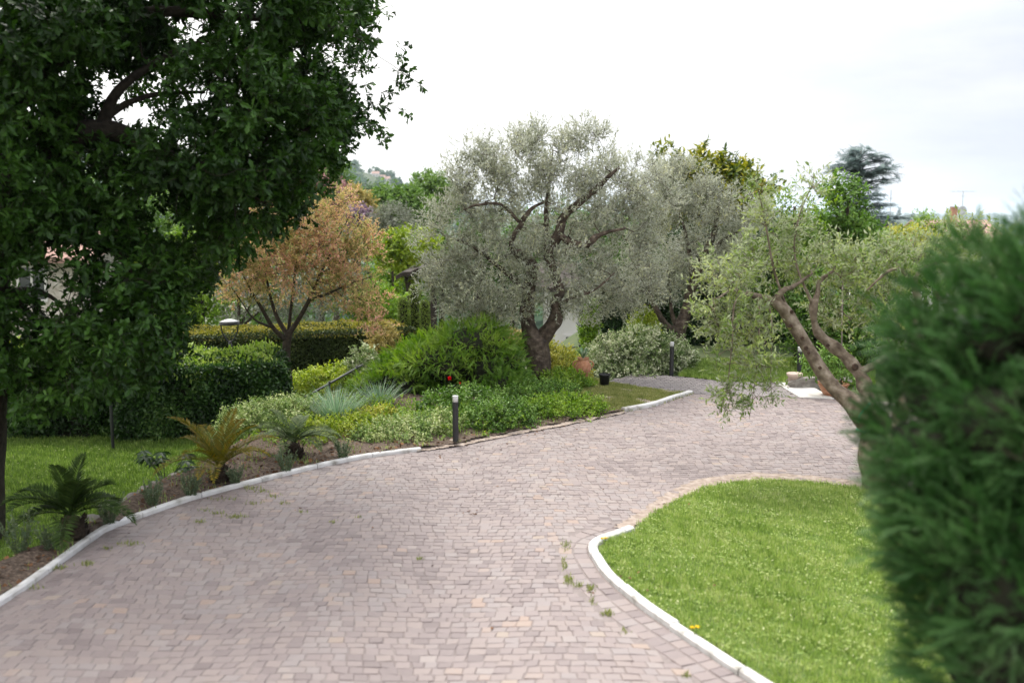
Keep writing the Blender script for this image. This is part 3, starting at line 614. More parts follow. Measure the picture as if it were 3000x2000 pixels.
ob = [(100, 0, 10, 300, 190), (430, -60, 10, 300, 190), (720, 20, 10, 210, 150), (900, 10, 10.4, 120, 100), (1010, 60, 10.4, 60, 60), (1000, -50, 10.3, 90, 50),
      (850, 260, 10.5, 120, 125), (930, 390, 10.4, 85, 85), (975, 330, 10.4, 45, 60), (690, 260, 9.6, 190, 120), (760, 480, 10, 160, 95), (880, 520, 10.3, 80, 40), (590, 460, 9.6, 170, 120),
      (90, 240, 9.2, 130, 190), (110, 560, 9.1, 140, 120), (540, 620, 10, 120, 100), (340, 560, 9.6, 170, 100), (370, 790, 9.4, 150, 130),
      (430, 930, 9.4, 100, 110), (395, 1045, 9.3, 70, 75), (210, 660, 9.3, 170, 70), (30, 1000, 9.2, 110, 110), (190, 1080, 9.4, 150, 100),
      (560, 770, 10.5, 70, 70), (780, 600, 10.4, 75, 55), (690, 690, 10.2, 50, 45), (20, 780, 8.9, 45, 160), (360, 100, 10.3, 120, 90),
      (420, 460, 10.4, 90, 60), (250, 470, 10.6, 110, 60), (300, 900, 9.3, 60, 120), (110, 110, 8.9, 170, 90), (60, 330, 8.9, 110, 90), (60, 700, 8.9, 80, 50), (230, 80, 9.0, 130, 50)]
oak_blobs = [blob(u, v, d, a, b, 1.0) for u, v, d, a, b in ob]
oak_blobs += [(np.array([x, y, z]), np.array([a, b, c]), .35) for x, y, z, a, b, c in
              ((-4.6, 9.8, 6.3, 3.2, 3.0, 1.4), (-7.5, 9.5, 4.5, 2.2, 3.0, 2.4), (-3.2, 12.0, 4.6, 2.0, 1.6, 1.5), (-6.5, 12.5, 3.6, 2.2, 1.6, 2.0), (-5.6, 6.6, 5.0, 1.8, 1.6, 1.2))]  # more crown, mostly out of view, added for the shade it casts
root = thing('oak_tree', 'huge dark oak with a spreading crown over the lower lawn and a slanting bough', 'tree', (oak_lines and P(-70, 1640, 9.3)))
g = Geo(); nodes, rads = limbs(g, oak_lines, 10, 0, .06)
p, out = blob_points(rng, oak_blobs, 12800, .35, (1.1, -.95), 3)
cw = np.column_stack([p[:, 0], p[:, 1], p[:, 2] - H]); z_ = cw @ FW; uu = 1500 + F * cw[:, 0] / z_; vv = 1000 - F * (cw @ UP) / z_
holes = [(225, 105, 24, 16), (365, 100, 22, 14), (175, 190, 38, 34), (300, 265, 60, 40), (400, 330, 75, 45), (565, 55, 55, 35), (590, 120, 35, 40), (730, 50, 35, 20), (330, 215, 25, 25), (600, 275, 30, 20),
         (130, 790, 85, 110), (150, 880, 70, 60), (250, 730, 40, 30), (600, 330, 18, 20), (880, 170, 40, 26), (960, 130, 30, 35), (650, 430, 20, 14), (480, 690, 70, 50), (250, 520, 60, 35), (455, 600, 60, 50), (560, 690, 30, 40)]
kp = np.ones(len(p), bool)
for a, b, c, d in holes: kp &= ~((((uu - a) / c) ** 2 + ((vv - b) / d) ** 2 < 1) & (rng.random(len(p)) < (.80 if a in (130, 150) else .97)))
p, out = p[kp], out[kp]
grow(g, rng, nodes, rads, p[rng.choice(len(p), 900, replace=False)], rmax=.03)
g.build('trunk', M['oak_bark'], root, smooth=True)
g = Geo(); twigs(g, rng, p, out, T_OAK, .088, 14, .17, 0, stem=1, up_bias=.1, spread=1.0, var_noise=1.5, var_c=.42)
g.build('crown', [M['oak'], M['oak_bark']], root)

# ------------------------------------------------------------------ hedges
def hedge(name, label, p0, p1, zb, zt, depth, n_side, n_top, ms, mt, T, leaf, seed, rough=.05, round_=.12, tip=.07):
    """clipped hedge between ground points p0 and p1 (front face), leaves over a twiggy core"""
    r_ = np.random.default_rng(seed); a = np.array(p0[:2]); b = np.array(p1[:2]); ln = np.linalg.norm(b - a); t = (b - a) / ln; nr = np.array([-t[1], t[0]])
    root = thing(name, label, 'hedge', (*(a + b) / 2, zb)); g = Geo(); ins = .14
    def wp(s, d, z): return np.stack([a[0] + t[0] * s + nr[0] * d, a[1] + t[1] * s + nr[1] * d, z], -1)
    s_, d_, z_ = np.meshgrid(np.linspace(ins, ln - ins, 2), np.linspace(ins, depth - ins, 2), np.array([zb, zt - ins]), indexing='ij')
    V = wp(s_.ravel(), d_.ravel(), z_.ravel()); g.add(V, [[0, 1, 3, 2], [4, 6, 7, 5], [0, 4, 5, 1], [2, 3, 7, 6], [0, 2, 6, 4], [1, 5, 7, 3]]); g.build('twig_core', M['core'], root)
    g = Geo()
    def put(n, s, d, z, on, m, lf, up):
        p = wp(s, d, z); o = np.tile(on, (n, 1)).astype(float); o3 = np.stack([t[0] * o[:, 0] + nr[0] * o[:, 1], t[1] * o[:, 0] + nr[1] * o[:, 1], o[:, 2]], -1)
        p = p + o3 * (snoise(p, .9, seed) * rough + r_.normal(size=n) * rough * .6 - rough * .4)[:, None]
        e = np.minimum(np.minimum(s, ln - s), np.minimum(d, depth - d)); p[:, 2] -= np.where(z > zt - .02, round_ * np.clip(1 - e / (round_ * 2), 0, 1) ** 2, 0)
        f = norm(o3 * .5 + r_.normal(size=(n, 3)) * .7 + np.array([0, 0, up])); u = norm(o3 * .7 + r_.normal(size=(n, 3)) * .5 + np.array([0, 0, .5]))
        va = np.clip(.42 + .2 * snoise(p, .8, seed + 3) + r_.normal(size=n) * .2, 0, 1)
        g.inst(T, p, f, u, lf * r_.uniform(.6, 1.3, n), None, m, va)
    U = r_.uniform
    put(n_side, U(0, ln, n_side), U(0, .1, n_side), zb + (zt - zb) * U(0, 1, n_side) ** .8, (0, -1, 0), 0, leaf, .1)
    k = int(n_side * depth / ln * .9)
    put(k, ln - U(0, .1, k), U(0, depth, k), U(zb, zt, k), (1, 0, 0), 0, leaf, .1)
    put(k, U(0, .1, k), U(0, depth, k), U(zb, zt, k), (-1, 0, 0), 0, leaf, .1)
    put(n_side // 3, U(0, ln, n_side // 3), depth - U(0, .1, n_side // 3), U(zb, zt, n_side // 3), (0, 1, 0), 0, leaf, .1)
    put(n_top, U(0, ln, n_top), U(0, depth, n_top), zt - U(0, .06, n_top) ** 1, (0, 0, 1), 0, leaf, .5)
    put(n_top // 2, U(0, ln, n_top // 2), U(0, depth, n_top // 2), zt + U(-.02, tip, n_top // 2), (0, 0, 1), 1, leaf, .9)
    g.build('foliage', [ms, mt], root); return root
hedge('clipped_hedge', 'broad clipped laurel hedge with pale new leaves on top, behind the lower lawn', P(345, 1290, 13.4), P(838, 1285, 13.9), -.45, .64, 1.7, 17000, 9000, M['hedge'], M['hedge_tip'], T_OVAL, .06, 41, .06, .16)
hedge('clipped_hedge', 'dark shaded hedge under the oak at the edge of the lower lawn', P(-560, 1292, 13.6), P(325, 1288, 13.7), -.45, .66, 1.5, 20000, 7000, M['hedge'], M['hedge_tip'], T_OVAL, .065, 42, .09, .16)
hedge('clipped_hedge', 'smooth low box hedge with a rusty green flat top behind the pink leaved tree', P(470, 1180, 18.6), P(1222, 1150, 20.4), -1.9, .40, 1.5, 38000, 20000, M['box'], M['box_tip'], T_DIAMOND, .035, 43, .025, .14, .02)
hedge('clipped_hedge', 'tall black green hedge behind the second olive and far lawn', P(2000, 1062, 20.6), P(2420, 1052, 20.8), -.1, 2.3, 1.4, 26000, 6000, M['dark'], M['dark'], T_OVAL, .07, 44, .08, .2)
hedge('clipped_hedge', 'dark hedge between the white house and the second olive', P(1725, 1070, 21.6), P(1985, 1068, 21.8), -.5, 1.55, 1.2, 14000, 4000, M['dark'], M['mid'], T_OVAL, .06, 45, .08, .2)
g = Geo(); b = P(330, 1288, 13.0); g.lathe((b[0], b[1], -.45), [(.022, 0), (.022, .85), (.028, .86), (.028, .89), (.004, .90)], 8)
tag(g.build('fence_post', M['black']), 'thin dark fence post in front of the gap between the two laurel hedges', 'post')

# clipped columns
for u, vt, wpx, lab in ((1181, 872, 14.5, 'left shorter clipped green column beside the tallest one'), (1215, 834, 15.5, 'tallest of the three clipped columns behind the box hedge'), (1244, 880, 13, 'slim right hand clipped column, shortest and nearest the juniper')):
    d = 21.2 if u == 1215 else 20.8 if u > 1215 else 21.0; r_ = np.random.default_rng(u); top = P(u, vt, d); rad = wpx * d / F; hh = top[2] + 1.9; n = 5200
    root = thing('topiary_column', lab, 'topiary', (top[0], top[1], -1.9), 'clipped columns behind the box hedge')
    g = Geo(); g.lathe((top[0], top[1], -1.9), [(rad * .8, 0), (rad * .82, hh - rad), (rad * .5, hh - rad * .35), (.004, hh - .03)], 14); g.build('twig_core', M['core'], root, True)
    zz = r_.uniform(0, hh, n); a = r_.uniform(0, 2 * PI, n); cap = np.clip((zz - hh + rad * 1.3) / (rad * 1.3), 0, 1); rr = rad * np.sqrt(np.maximum(1 - cap ** 2, .0)) * (1 + .05 * np.sin(zz * 9))
    o = np.stack([np.cos(a), np.sin(a), cap * 1.2], -1); pp = np.stack([top[0] + np.cos(a) * rr, top[1] + np.sin(a) * rr, zz - 1.9], -1)
    g = Geo(); g.inst(T_DIAMOND, pp, norm(o * .6 + r_.normal(size=(n, 3)) * .5 + [0, 0, .4]), o + [0, 0, .5], .035 * r_.uniform(.7, 1.3, n), .022, 0, np.clip(r_.normal(.55, .25, n), 0, 1)); g.build('foliage', M['column'], root)

# ------------------------------------------------------------------ the pink leaved tree
tree('small_tree', 'multi stemmed small tree with rusty pink and orange young leaves', 'tree', P(852, 1195, 15.3),
     [[(852, 1200, 15.3, 0.06375), (846, 1110, 15.3, 0.05625), (838, 1040, 15.3, 0.06375), (845, 975, 15.3, 0.06)],
      [(842, 1000, 15.3, 0.04125), (800, 960, 15.2, 0.03375), (765, 900, 15.2, 0.02625), (735, 850, 15.1, 0.015), (700, 780, 15.1, 0.0075)],
      [(845, 985, 15.3, 0.04125), (812, 930, 15.4, 0.03375), (790, 860, 15.5, 0.0225), (775, 770, 15.6, 0.0135), (770, 690, 15.6, 0.006)],
      [(845, 980, 15.3, 0.045), (872, 940, 15.3, 0.0375), (905, 880, 15.3, 0.03), (940, 800, 15.4, 0.01875), (990, 700, 15.5, 0.009), (1030, 620, 15.5, 0.0045)],
      [(905, 880, 15.3, 0.02625), (960, 860, 15.1, 0.01875), (1030, 830, 15, 0.009), (1090, 810, 14.9, 0.0045)],
      [(845, 975, 15.4, 0.03), (855, 880, 15.6, 0.0225), (870, 760, 15.7, 0.015), (890, 640, 15.7, 0.0075), (900, 580, 15.7, 0.00375)],
      [(800, 960, 15.2, 0.0225), (745, 935, 15, 0.015), (705, 880, 14.9, 0.009), (670, 830, 14.9, 0.0045)],
      [(790, 860, 15.5, 0.015), (730, 760, 15.4, 0.009), (690, 700, 15.4, 0.0045)], [(940, 800, 15.4, 0.0135), (1020, 760, 15.4, 0.0075), (1090, 740, 15.4, 0.00375)]],
     [blob(900, 640, 15.4, 130, 80), blob(830, 700, 15.4, 150, 110), blob(960, 720, 15.4, 140, 110), blob(760, 740, 15.2, 110, 100), blob(720, 830, 15, 80, 85), blob(1040, 770, 15.2, 90, 90),
      blob(870, 800, 15.4, 170, 90), blob(1010, 860, 15, 90, 50), blob(1080, 880, 14.8, 70, 30), blob(970, 600, 15.5, 90, 55), blob(660, 800, 14.9, 35, 45), blob(1060, 690, 15.4, 60, 50), blob(780, 650, 15.4, 80, 60), blob(1090, 940, 14.7, 60, 22)],
     4700, M['red_leaf'], M['bark'], T_OVAL, .038, 11, .15, 51, (.7, -.6), .2, nb=800, rmax=.014, var_noise=.9, vr=.5, stem_r=.002)
# ------------------------------------------------------------------ street lamp with a flat bowl
c = P(672, 946, 17.0); root = thing('street_lamp', 'garden street lamp with a flat round head on a forked bracket, above the hedge', 'street lamp', (c[0], c[1], -1.2))
g = Geo(); g.lathe((c[0], c[1], c[2] - .035), [(.02, 0), (.15, .004), (.172, .02), (.172, .032), (.15, .05), (.05, .062), (.004, .065)], 28); g.build('lamp_head', M['black'], root, True)
g = Geo(); g.lathe((c[0], c[1], c[2] - .005), [(.13, .034), (.165, .030), (.168, .032), (.05, .068), (.004, .07)], 28); g.build('head_cover', M['lamp'], root, True)
g = Geo()
for s_ in (-1, 1): g.tube(smooth_line([(c[0] + s_ * .15, c[1], c[2] - .03), (c[0] + s_ * .125, c[1], c[2] - .17), (c[0] + s_ * .06, c[1], c[2] - .29), (c[0], c[1], c[2] - .335)]), .013, 6)
g.build('bracket', M['black'], root, True)
g = Geo(); g.lathe((c[0], c[1], -1.3), [(.04, 0), (.03, .05), (.03, c[2] + 1.3 - .33), (.01, c[2] + 1.3 - .31)], 12); g.build('pole', M['black'], root, True)
# handrail of the steps
pa, pb = P(868, 1178, 14.6), P(1045, 1078, 16.4)
root = thing('handrail', 'sloping green black iron handrail of the garden steps', 'railing', (pa[0], pa[1], -.7)); g = Geo()
dd = (pb - pa); e0 = pa - dd * .25; e1 = pb + dd * .1; g.tube([e0, pa, pb, e1], .019, 8); g.build('top_rail', M['iron'], root, True)
g = Geo(); g.tube([e0 - [0, 0, .42], e1 - [0, 0, .42]], .012, 6); g.build('lower_rail', M['iron'], root, True)
for k in (.02, .52, 1.0):
    q = pa + dd * k; g = Geo(); g.tube([q - [0, 0, .95], q + [0, 0, .0]], .017, 6); g.lathe(q + [0, 0, -.01], [(.026, 0), (.026, .03), (.015, .045), (.004, .05)], 8); g.build('post', M['iron'], root, True)

# ------------------------------------------------------------------ big juniper mound
def conifer_mound(name, label, blobs, n, m, T, leaf, seed, base, shell=.75, droop=.1, cat='shrub', up=.35, core=True, width=1.0):
    r_ = np.random.default_rng(seed); c = np.mean([b[0] for b in blobs], 0); root = thing(name, label, cat, (c[0], c[1], base))
    p, out = blob_points(r_, blobs, n, shell, (.30, -.42), seed); k = (p[:, 2] > base) & ((out[:, 2] > -.15) | (r_.random(len(p)) < .3)); p, out = p[k], out[k]
    st = Geo(); b0 = np.array([c[0], c[1], base]); sub = r_.choice(len(p), 160, replace=False)
    st.tube([b0 - [0, 0, .1], b0 + [0, 0, .12]], [.07, .06], 7); grow(st, r_, [b0, b0 + [0, 0, .12]], np.full(2, .06), p[sub] - out[sub] * .1, rmax=.04, rmin=.006); st.build('branches', M['bark'], root, True)
    g = Geo()
    if core:
        for b in blobs:
            prof = [(max(.004, b[1][0] * .74 * math.cos(t)), b[1][2] * .74 * math.sin(t)) for t in np.linspace(-PI / 2, PI / 2, 9)]
            k0 = len(g.v); g.lathe((0, 0, 0), prof, 14); v = g.v[k0]; v[:, 1] *= b[1][1] / b[1][0]; v += b[0]; v[:, 2] = np.maximum(v[:, 2], base - .05)
        g.build('inner_twigs', M['core'], root, True); g = Geo()
    n = len(p); d = norm(out * .9 + r_.normal(size=(n, 3)) * .4 + [0, 0, up - droop]); u = norm(out * .5 + r_.normal(size=(n, 3)) * .4 + [0, 0, .7])
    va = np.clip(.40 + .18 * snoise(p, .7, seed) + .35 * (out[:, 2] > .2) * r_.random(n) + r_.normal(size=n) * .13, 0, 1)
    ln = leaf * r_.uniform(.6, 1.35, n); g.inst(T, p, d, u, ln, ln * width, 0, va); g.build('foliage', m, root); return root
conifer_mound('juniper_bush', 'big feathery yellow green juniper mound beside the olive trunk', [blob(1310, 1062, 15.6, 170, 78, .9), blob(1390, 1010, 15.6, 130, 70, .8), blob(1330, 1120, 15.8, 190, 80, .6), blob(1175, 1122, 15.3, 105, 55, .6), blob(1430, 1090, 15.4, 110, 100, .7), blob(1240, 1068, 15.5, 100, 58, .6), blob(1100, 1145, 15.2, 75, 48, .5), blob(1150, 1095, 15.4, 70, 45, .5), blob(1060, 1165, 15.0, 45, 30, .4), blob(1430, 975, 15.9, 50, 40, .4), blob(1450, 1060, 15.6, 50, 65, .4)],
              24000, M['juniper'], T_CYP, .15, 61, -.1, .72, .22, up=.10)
conifer_mound('juniper_bush', 'small dark green juniper low against the olive trunk', [blob(1495, 1080, 15.2, 38, 55, .3), blob(1515, 1125, 15.0, 40, 30, .25), blob(1470, 1130, 14.9, 50, 40, .3)], 1500, M['mid'], T_SPRAY, .16, 62, -.02, .7)

# ------------------------------------------------------------------ olives
tree('olive_tree', 'old silvery olive with a thick forked trunk and wide crown beside the juniper', 'tree', P(1575, 1130, 16.0),
     [[(1572, 1140, 16, .20), (1578, 1090, 16, .19), (1575, 1040, 16, .21), (1572, 1000, 16, .23), (1572, 985, 16, .18)],
      [(1568, 1010, 16, .15), (1548, 960, 16, .13), (1545, 900, 16, .11), (1553, 840, 16, .10), (1558, 780, 16, .10), (1535, 745, 15.9, .06), (1515, 735, 15.8, .035)],
      [(1575, 1010, 16, .14), (1612, 960, 16, .12), (1632, 925, 16, .11), (1628, 885, 16, .095), (1640, 850, 16, .08), (1620, 790, 16, .08), (1605, 730, 16, .085), (1635, 690, 16, .085), (1650, 640, 16, .075), (1690, 600, 15.9, .065), (1740, 560, 15.9, .05), (1780, 520, 15.9, .035), (1815, 490, 15.9, .025)],
      [(1640, 690, 16, .06), (1680, 712, 15.8, .055), (1720, 715, 15.7, .05), (1745, 695, 15.7, .05), (1780, 680, 15.7, .03), (1830, 670, 15.7, .02)],
      [(1555, 790, 16, .06), (1500, 720, 15.8, .045), (1530, 650, 15.7, .04), (1560, 610, 15.7, .03), (1600, 590, 15.7, .02)],
      [(1520, 650, 15.7, .03), (1470, 600, 15.6, .025), (1400, 600, 15.5, .02), (1360, 615, 15.5, .012)],
      [(1545, 850, 16, .05), (1460, 780, 16, .035), (1380, 720, 16, .025), (1300, 690, 16, .012)],
      [(1605, 730, 16, .05), (1600, 620, 16.3, .04), (1610, 520, 16.4, .025), (1620, 440, 16.4, .01)],
      [(1630, 900, 16, .04), (1680, 870, 15.7, .03), (1740, 850, 15.6, .02), (1800, 800, 15.6, .01)]],
     [blob(1330, 700, 16, 105, 160), blob(1410, 560, 16, 110, 120), blob(1400, 450, 16, 60, 60), blob(1520, 480, 16, 130, 95), blob(1560, 410, 16, 60, 45), blob(1690, 470, 16, 120, 90), blob(1720, 400, 16, 60, 40), blob(1600, 620, 16.5, 200, 150), blob(1450, 800, 16, 150, 140), blob(1290, 800, 15.9, 70, 100),
      blob(1640, 800, 16, 150, 120), blob(1800, 580, 16.5, 120, 120), blob(1870, 540, 16.8, 100, 80), blob(1820, 740, 16.6, 120, 150), blob(1500, 900, 16.8, 70, 55), blob(1380, 890, 15.9, 100, 60), blob(1745, 860, 16.6, 90, 80), blob(1860, 840, 16.8, 90, 80), blob(1330, 540, 16, 50, 60), blob(1420, 930, 16.2, 60, 40), blob(1930, 640, 16.9, 70, 120)],
     14500, M['olive'], M['olive_bark'], T_LANCE, .066, 12, .22, 71, (.62, -.02), .25, nb=1300, sides=12, knob=.14, rmax=.016, var_noise=.7, spread=.7, vr=.5, up_bias=.45, stem_r=.0018)
tree('olive_tree', 'second silvery olive with a slender forked trunk behind the white leaved bush', 'tree', P(1992, 1050, 18.6),
     [[(1990, 1062, 18.6, .13), (1992, 1010, 18.6, .12), (1990, 965, 18.6, .12), (2008, 920, 18.6, .10), (2018, 870, 18.6, .09), (2040, 800, 18.5, .085), (2065, 740, 18.5, .08), (2090, 690, 18.5, .06), (2100, 640, 18.4, .04), (2110, 560, 18.4, .02)],
      [(1988, 975, 18.6, .07), (1950, 950, 18.4, .06), (1925, 910, 18.3, .05), (1905, 860, 18.3, .045), (1900, 780, 18.3, .03), (1890, 700, 18.3, .015)],
      [(1990, 970, 18.6, .06), (1972, 930, 18.7, .045), (1965, 890, 18.7, .03), (1960, 800, 18.7, .02)], [(2030, 820, 18.5, .05), (2020, 740, 18.4, .04), (2000, 650, 18.4, .02)], [(2070, 740, 18.5, .04), (2140, 690, 18.4, .025), (2200, 660, 18.4, .012)]],
     [blob(1950, 700, 18.6, 125, 130), blob(2060, 590, 18.6, 110, 50), blob(2170, 640, 18.6, 95, 65), blob(1900, 820, 18.8, 80, 90), blob(2000, 800, 19.3, 50, 90), blob(2180, 740, 18.4, 80, 80), blob(2000, 540, 18.4, 90, 70), blob(2130, 760, 19.2, 50, 80), blob(1930, 560, 18.5, 80, 90)],
     6500, M['olive'], M['olive_bark'], T_LANCE, .068, 12, .22, 72, (.62, -.02), .25, nb=600, sides=10, knob=.12, rmax=.016, var_noise=.7, spread=.7, vr=.5, up_bias=.45, stem_r=.0018)

# ------------------------------------------------------------------ pruned leaning olive on the right, base hidden by the cypress
tree('olive_tree', 'leaning pruned olive with pale knotted limbs arching over the driveway', 'tree', G(2600, 1500),
     [[(2600, 1560, 9.6, .25), (2578, 1430, 9.7, .19), (2566, 1368, 9.7, .20), (2580, 1300, 9.8, .185), (2566, 1245, 9.9, .155), (2508, 1185, 10, .112), (2450, 1140, 10.1, 0.08), (2405, 1085, 10.2, 0.068), (2365, 1020, 10.3, 0.064), (2325, 950, 10.4, 0.06), (2292, 900, 10.4, 0.056), (2250, 877, 10.4, 0.044), (2200, 865, 10.3, 0.032), (2170, 855, 10.3, 0.02), (2140, 850, 10.2, 0.0144), (2110, 870, 10.1, 0.0096)],
      [(2560, 1250, 9.9, 0.096), (2540, 1160, 10.2, 0.072), (2520, 1100, 10.4, 0.068), (2480, 1050, 10.5, 0.068), (2420, 1000, 10.6, 0.064), (2390, 960, 10.6, 0.048), (2383, 900, 10.6, 0.04), (2395, 860, 10.7, 0.028), (2400, 825, 10.7, 0.024), (2440, 795, 10.7, 0.012)],
      [(2290, 900, 10.4, 0.04), (2280, 870, 10.4, 0.036), (2298, 850, 10.4, 0.028), (2330, 835, 10.5, 0.02), (2380, 800, 10.6, 0.012)],
      [(2520, 1090, 10.4, 0.044), (2560, 1070, 10.4, 0.04), (2600, 1040, 10.4, 0.028), (2612, 1015, 10.4, 0.016)],
      [(2600, 1330, 9.8, 0.096), (2670, 1100, 9.9, 0.056), (2690, 900, 10.1, 0.04), (2680, 840, 10.2, 0.028), (2700, 790, 10.2, 0.02), (2790, 750, 10.3, 0.016), (2890, 660, 10.5, 0.012)],
      [(2680, 840, 10.2, 0.024), (2640, 790, 10.2, 0.0192), (2600, 797, 10.2, 0.0144), (2540, 850, 10.2, 0.008)],
      [(2170, 857, 10.3, 0.0144), (2150, 900, 10.1, 0.0096), (2145, 1000, 10, 0.0064), (2130, 1130, 9.9, 0.004), (2105, 1215, 9.9, 0.0024)],
      [(2220, 868, 10.3, 0.012), (2225, 950, 10.1, 0.008), (2215, 1090, 10, 0.0048), (2195, 1225, 9.9, 0.0024)], [(2250, 877, 10.4, 0.0096), (2262, 960, 10.2, 0.0064), (2258, 1090, 10.1, 0.004), (2262, 1180, 10.1, 0.0024)],
      [(2325, 950, 10.4, 0.016), (2270, 800, 10.4, 0.0112), (2240, 640, 10.4, 0.0072), (2215, 530, 10.4, 0.0032)], [(2383, 900, 10.6, 0.016), (2330, 760, 10.6, 0.0112), (2340, 640, 10.6, 0.0072), (2385, 530, 10.6, 0.0032)]],
     [blob(2120, 820, 10.5, 70, 70, .4), blob(2110, 930, 10.2, 70, 60, .4), blob(2190, 960, 10.3, 70, 80, .4), blob(2150, 1060, 10, 55, 50, .3), blob(2230, 1050, 10, 45, 60, .3), blob(2130, 1170, 9.9, 26, 50, .15), blob(2210, 1160, 9.9, 26, 60, .15), blob(2262, 1130, 10, 16, 60, .12),
      blob(2240, 760, 10.8, 90, 60, .4), blob(2350, 750, 10.9, 100, 60, .4), blob(2460, 790, 11, 100, 60, .4), blob(2580, 780, 10.7, 100, 55, .5), blob(2680, 745, 10.4, 110, 40, .5), blob(2800, 715, 10.5, 90, 35, .5), blob(2850, 680, 10.5, 60, 25, .4), blob(2250, 660, 10.5, 45, 55, .4), blob(2225, 545, 10.5, 22, 45, .25), blob(2385, 550, 10.6, 15, 45, .2), blob(2330, 640, 10.6, 25, 55, .3), blob(2450, 920, 11.1, 70, 50, .3), blob(2590, 900, 10.8, 70, 70, .4)],
     2900, M['olive_near'], M['olive_bark_near'], T_LANCE, .062, 13, .2, 81, (.42, -.05), .2, nb=520, sides=14, knob=.17, rmax=.010, var_noise=.8, spread=.75, stem_r=.0018, width=1.25)
rng = np.random.default_rng(82); olv = [o for o in COL.objects if o.get('label', '').startswith('leaning pruned')][0]
for u, v, d, r in ((2320, 913, 10.34, .022), (2316, 955, 10.3, .024), (2350, 990, 10.22, .022), (2361, 1019, 10.2, .025), (2369, 1033, 10.2, .018), (2402, 1077, 10.1, .02), (2425, 1012, 10.5, .022), (2505, 1075, 10.3, .04)):
    c = P(u, v, d); g = Geo(); g.lathe((0, 0, 0), [(r * .5, -.02), (r, 0), (r * .9, .010), (r * .6, .014), (r * .35, .008), (.002, .008)], 10); vv = g.v[0]; g.v[0] = np.stack([vv[:, 0], -vv[:, 2], vv[:, 1]], -1) * 1.0 + c; g.build('knot', M['olive_knot'], olv, True)
for pts in ([(2548, 1182, 9.7), (2535, 1196, 9.62), (2520, 1215, 9.66), (2515, 1235, 9.8)], [(2510, 1256, 9.75), (2520, 1262, 9.62), (2538, 1266, 9.58), (2560, 1262, 9.6)]):
    g = Geo(); g.tube(smooth_line([P(*q) for q in pts]), .011, 8); tag(g.build('tree_tie', M['tie'], None, True), 'upper green plastic tie on the leaning olive trunk' if pts[0][0] > 2530 else 'lower green plastic tie round the leaning olive trunk', 'tree tie', 'green ties on the leaning olive')

# ------------------------------------------------------------------ blurred cypress in the right foreground
rng = np.random.default_rng(91)
cb = [blob(u + 6, v - 2, d, a, b, c) for u, v, d, a, b, c in ((3080, 830, 3.5, 110, 180, .35), (2990, 930, 3.4, 130, 150, .3), (2880, 1010, 3.45, 110, 110, .25), (2800, 1080, 3.5, 110, 90, .22), (2720, 1180, 3.5, 100, 90, .25), (2690, 1290, 3.4, 110, 80, .28), (2660, 1400, 3.4, 90, 70, .22), (2790, 1480, 3.3, 180, 140, .4), (2720, 1600, 3.2, 110, 80, .25),
     (2860, 1700, 3.1, 190, 200, .4), (2900, 1950, 3.05, 200, 220, .4), (3100, 1250, 3.3, 230, 420, .5), (3100, 1750, 3.2, 230, 420, .5), (2880, 1250, 3.3, 160, 200, .35), (2600, 1240, 3.55, 40, 40, .12), (2865, 765, 3.6, 60, 60, .15), (2765, 880, 3.6, 70, 70, .16), (2665, 1000, 3.6, 60, 70, .16))]
root = thing('cypress_shrub', 'dark feathery cypress close by, filling the right edge', 'conifer', (1.75, 3.35, -.05)); base = np.array([1.75, 3.35, -.05])
p, out = blob_points(rng, cb, 20000, .55, (.34, -.5), 7); k = p[:, 2] > .02; p, out = p[k], out[k]
g = Geo(); g.tube([base, base + [0, 0, .9], base + [.05, 0, 1.9], base + [.1, .1, 2.7]], [.09, .075, .05, .015], 8)
nodes = np.array([base + [0.02 * i, 0, .09 * i] for i in range(28)]); grow(g, rng, nodes, np.linspace(.07, .015, 28), p[rng.choice(len(p), 420, replace=False)], rmax=.022); g.build('trunk', M['bark'], root, True)
g = Geo()
for b in cb:
    if b[1][0] < .11: continue
    prof = [(max(.004, b[1][0] * .62 * math.cos(t)), b[1][2] * .62 * math.sin(t)) for t in np.linspace(-PI / 2, PI / 2, 9)]
    k0 = len(g.v); g.lathe((0, 0, 0), prof, 14); v = g.v[k0]; v[:, 1] *= b[1][1] / b[1][0]; v += b[0]; v[:, 2] = np.maximum(v[:, 2], -.03)
g.build('inner_twigs', M['core'], root, True)
n = len(p); d = norm(out * .8 + rng.normal(size=(n, 3)) * .25 + [-.40, -.1, .42]); u = norm(out * .5 + rng.normal(size=(n, 3)) * .4 + [0, 0, .6])
va = np.clip(.42 + .25 * snoise(p, .4, 3) + rng.normal(size=n) * .15, 0, 1); ln = .10 * rng.uniform(.5, 1.5, n) * np.where(rng.random(n) < .02, 1.6, 1)
g = Geo(); g.inst(T_CYP, p, d, u, ln, ln * .85, 0, va); g.build('foliage', M['cypress'], root)

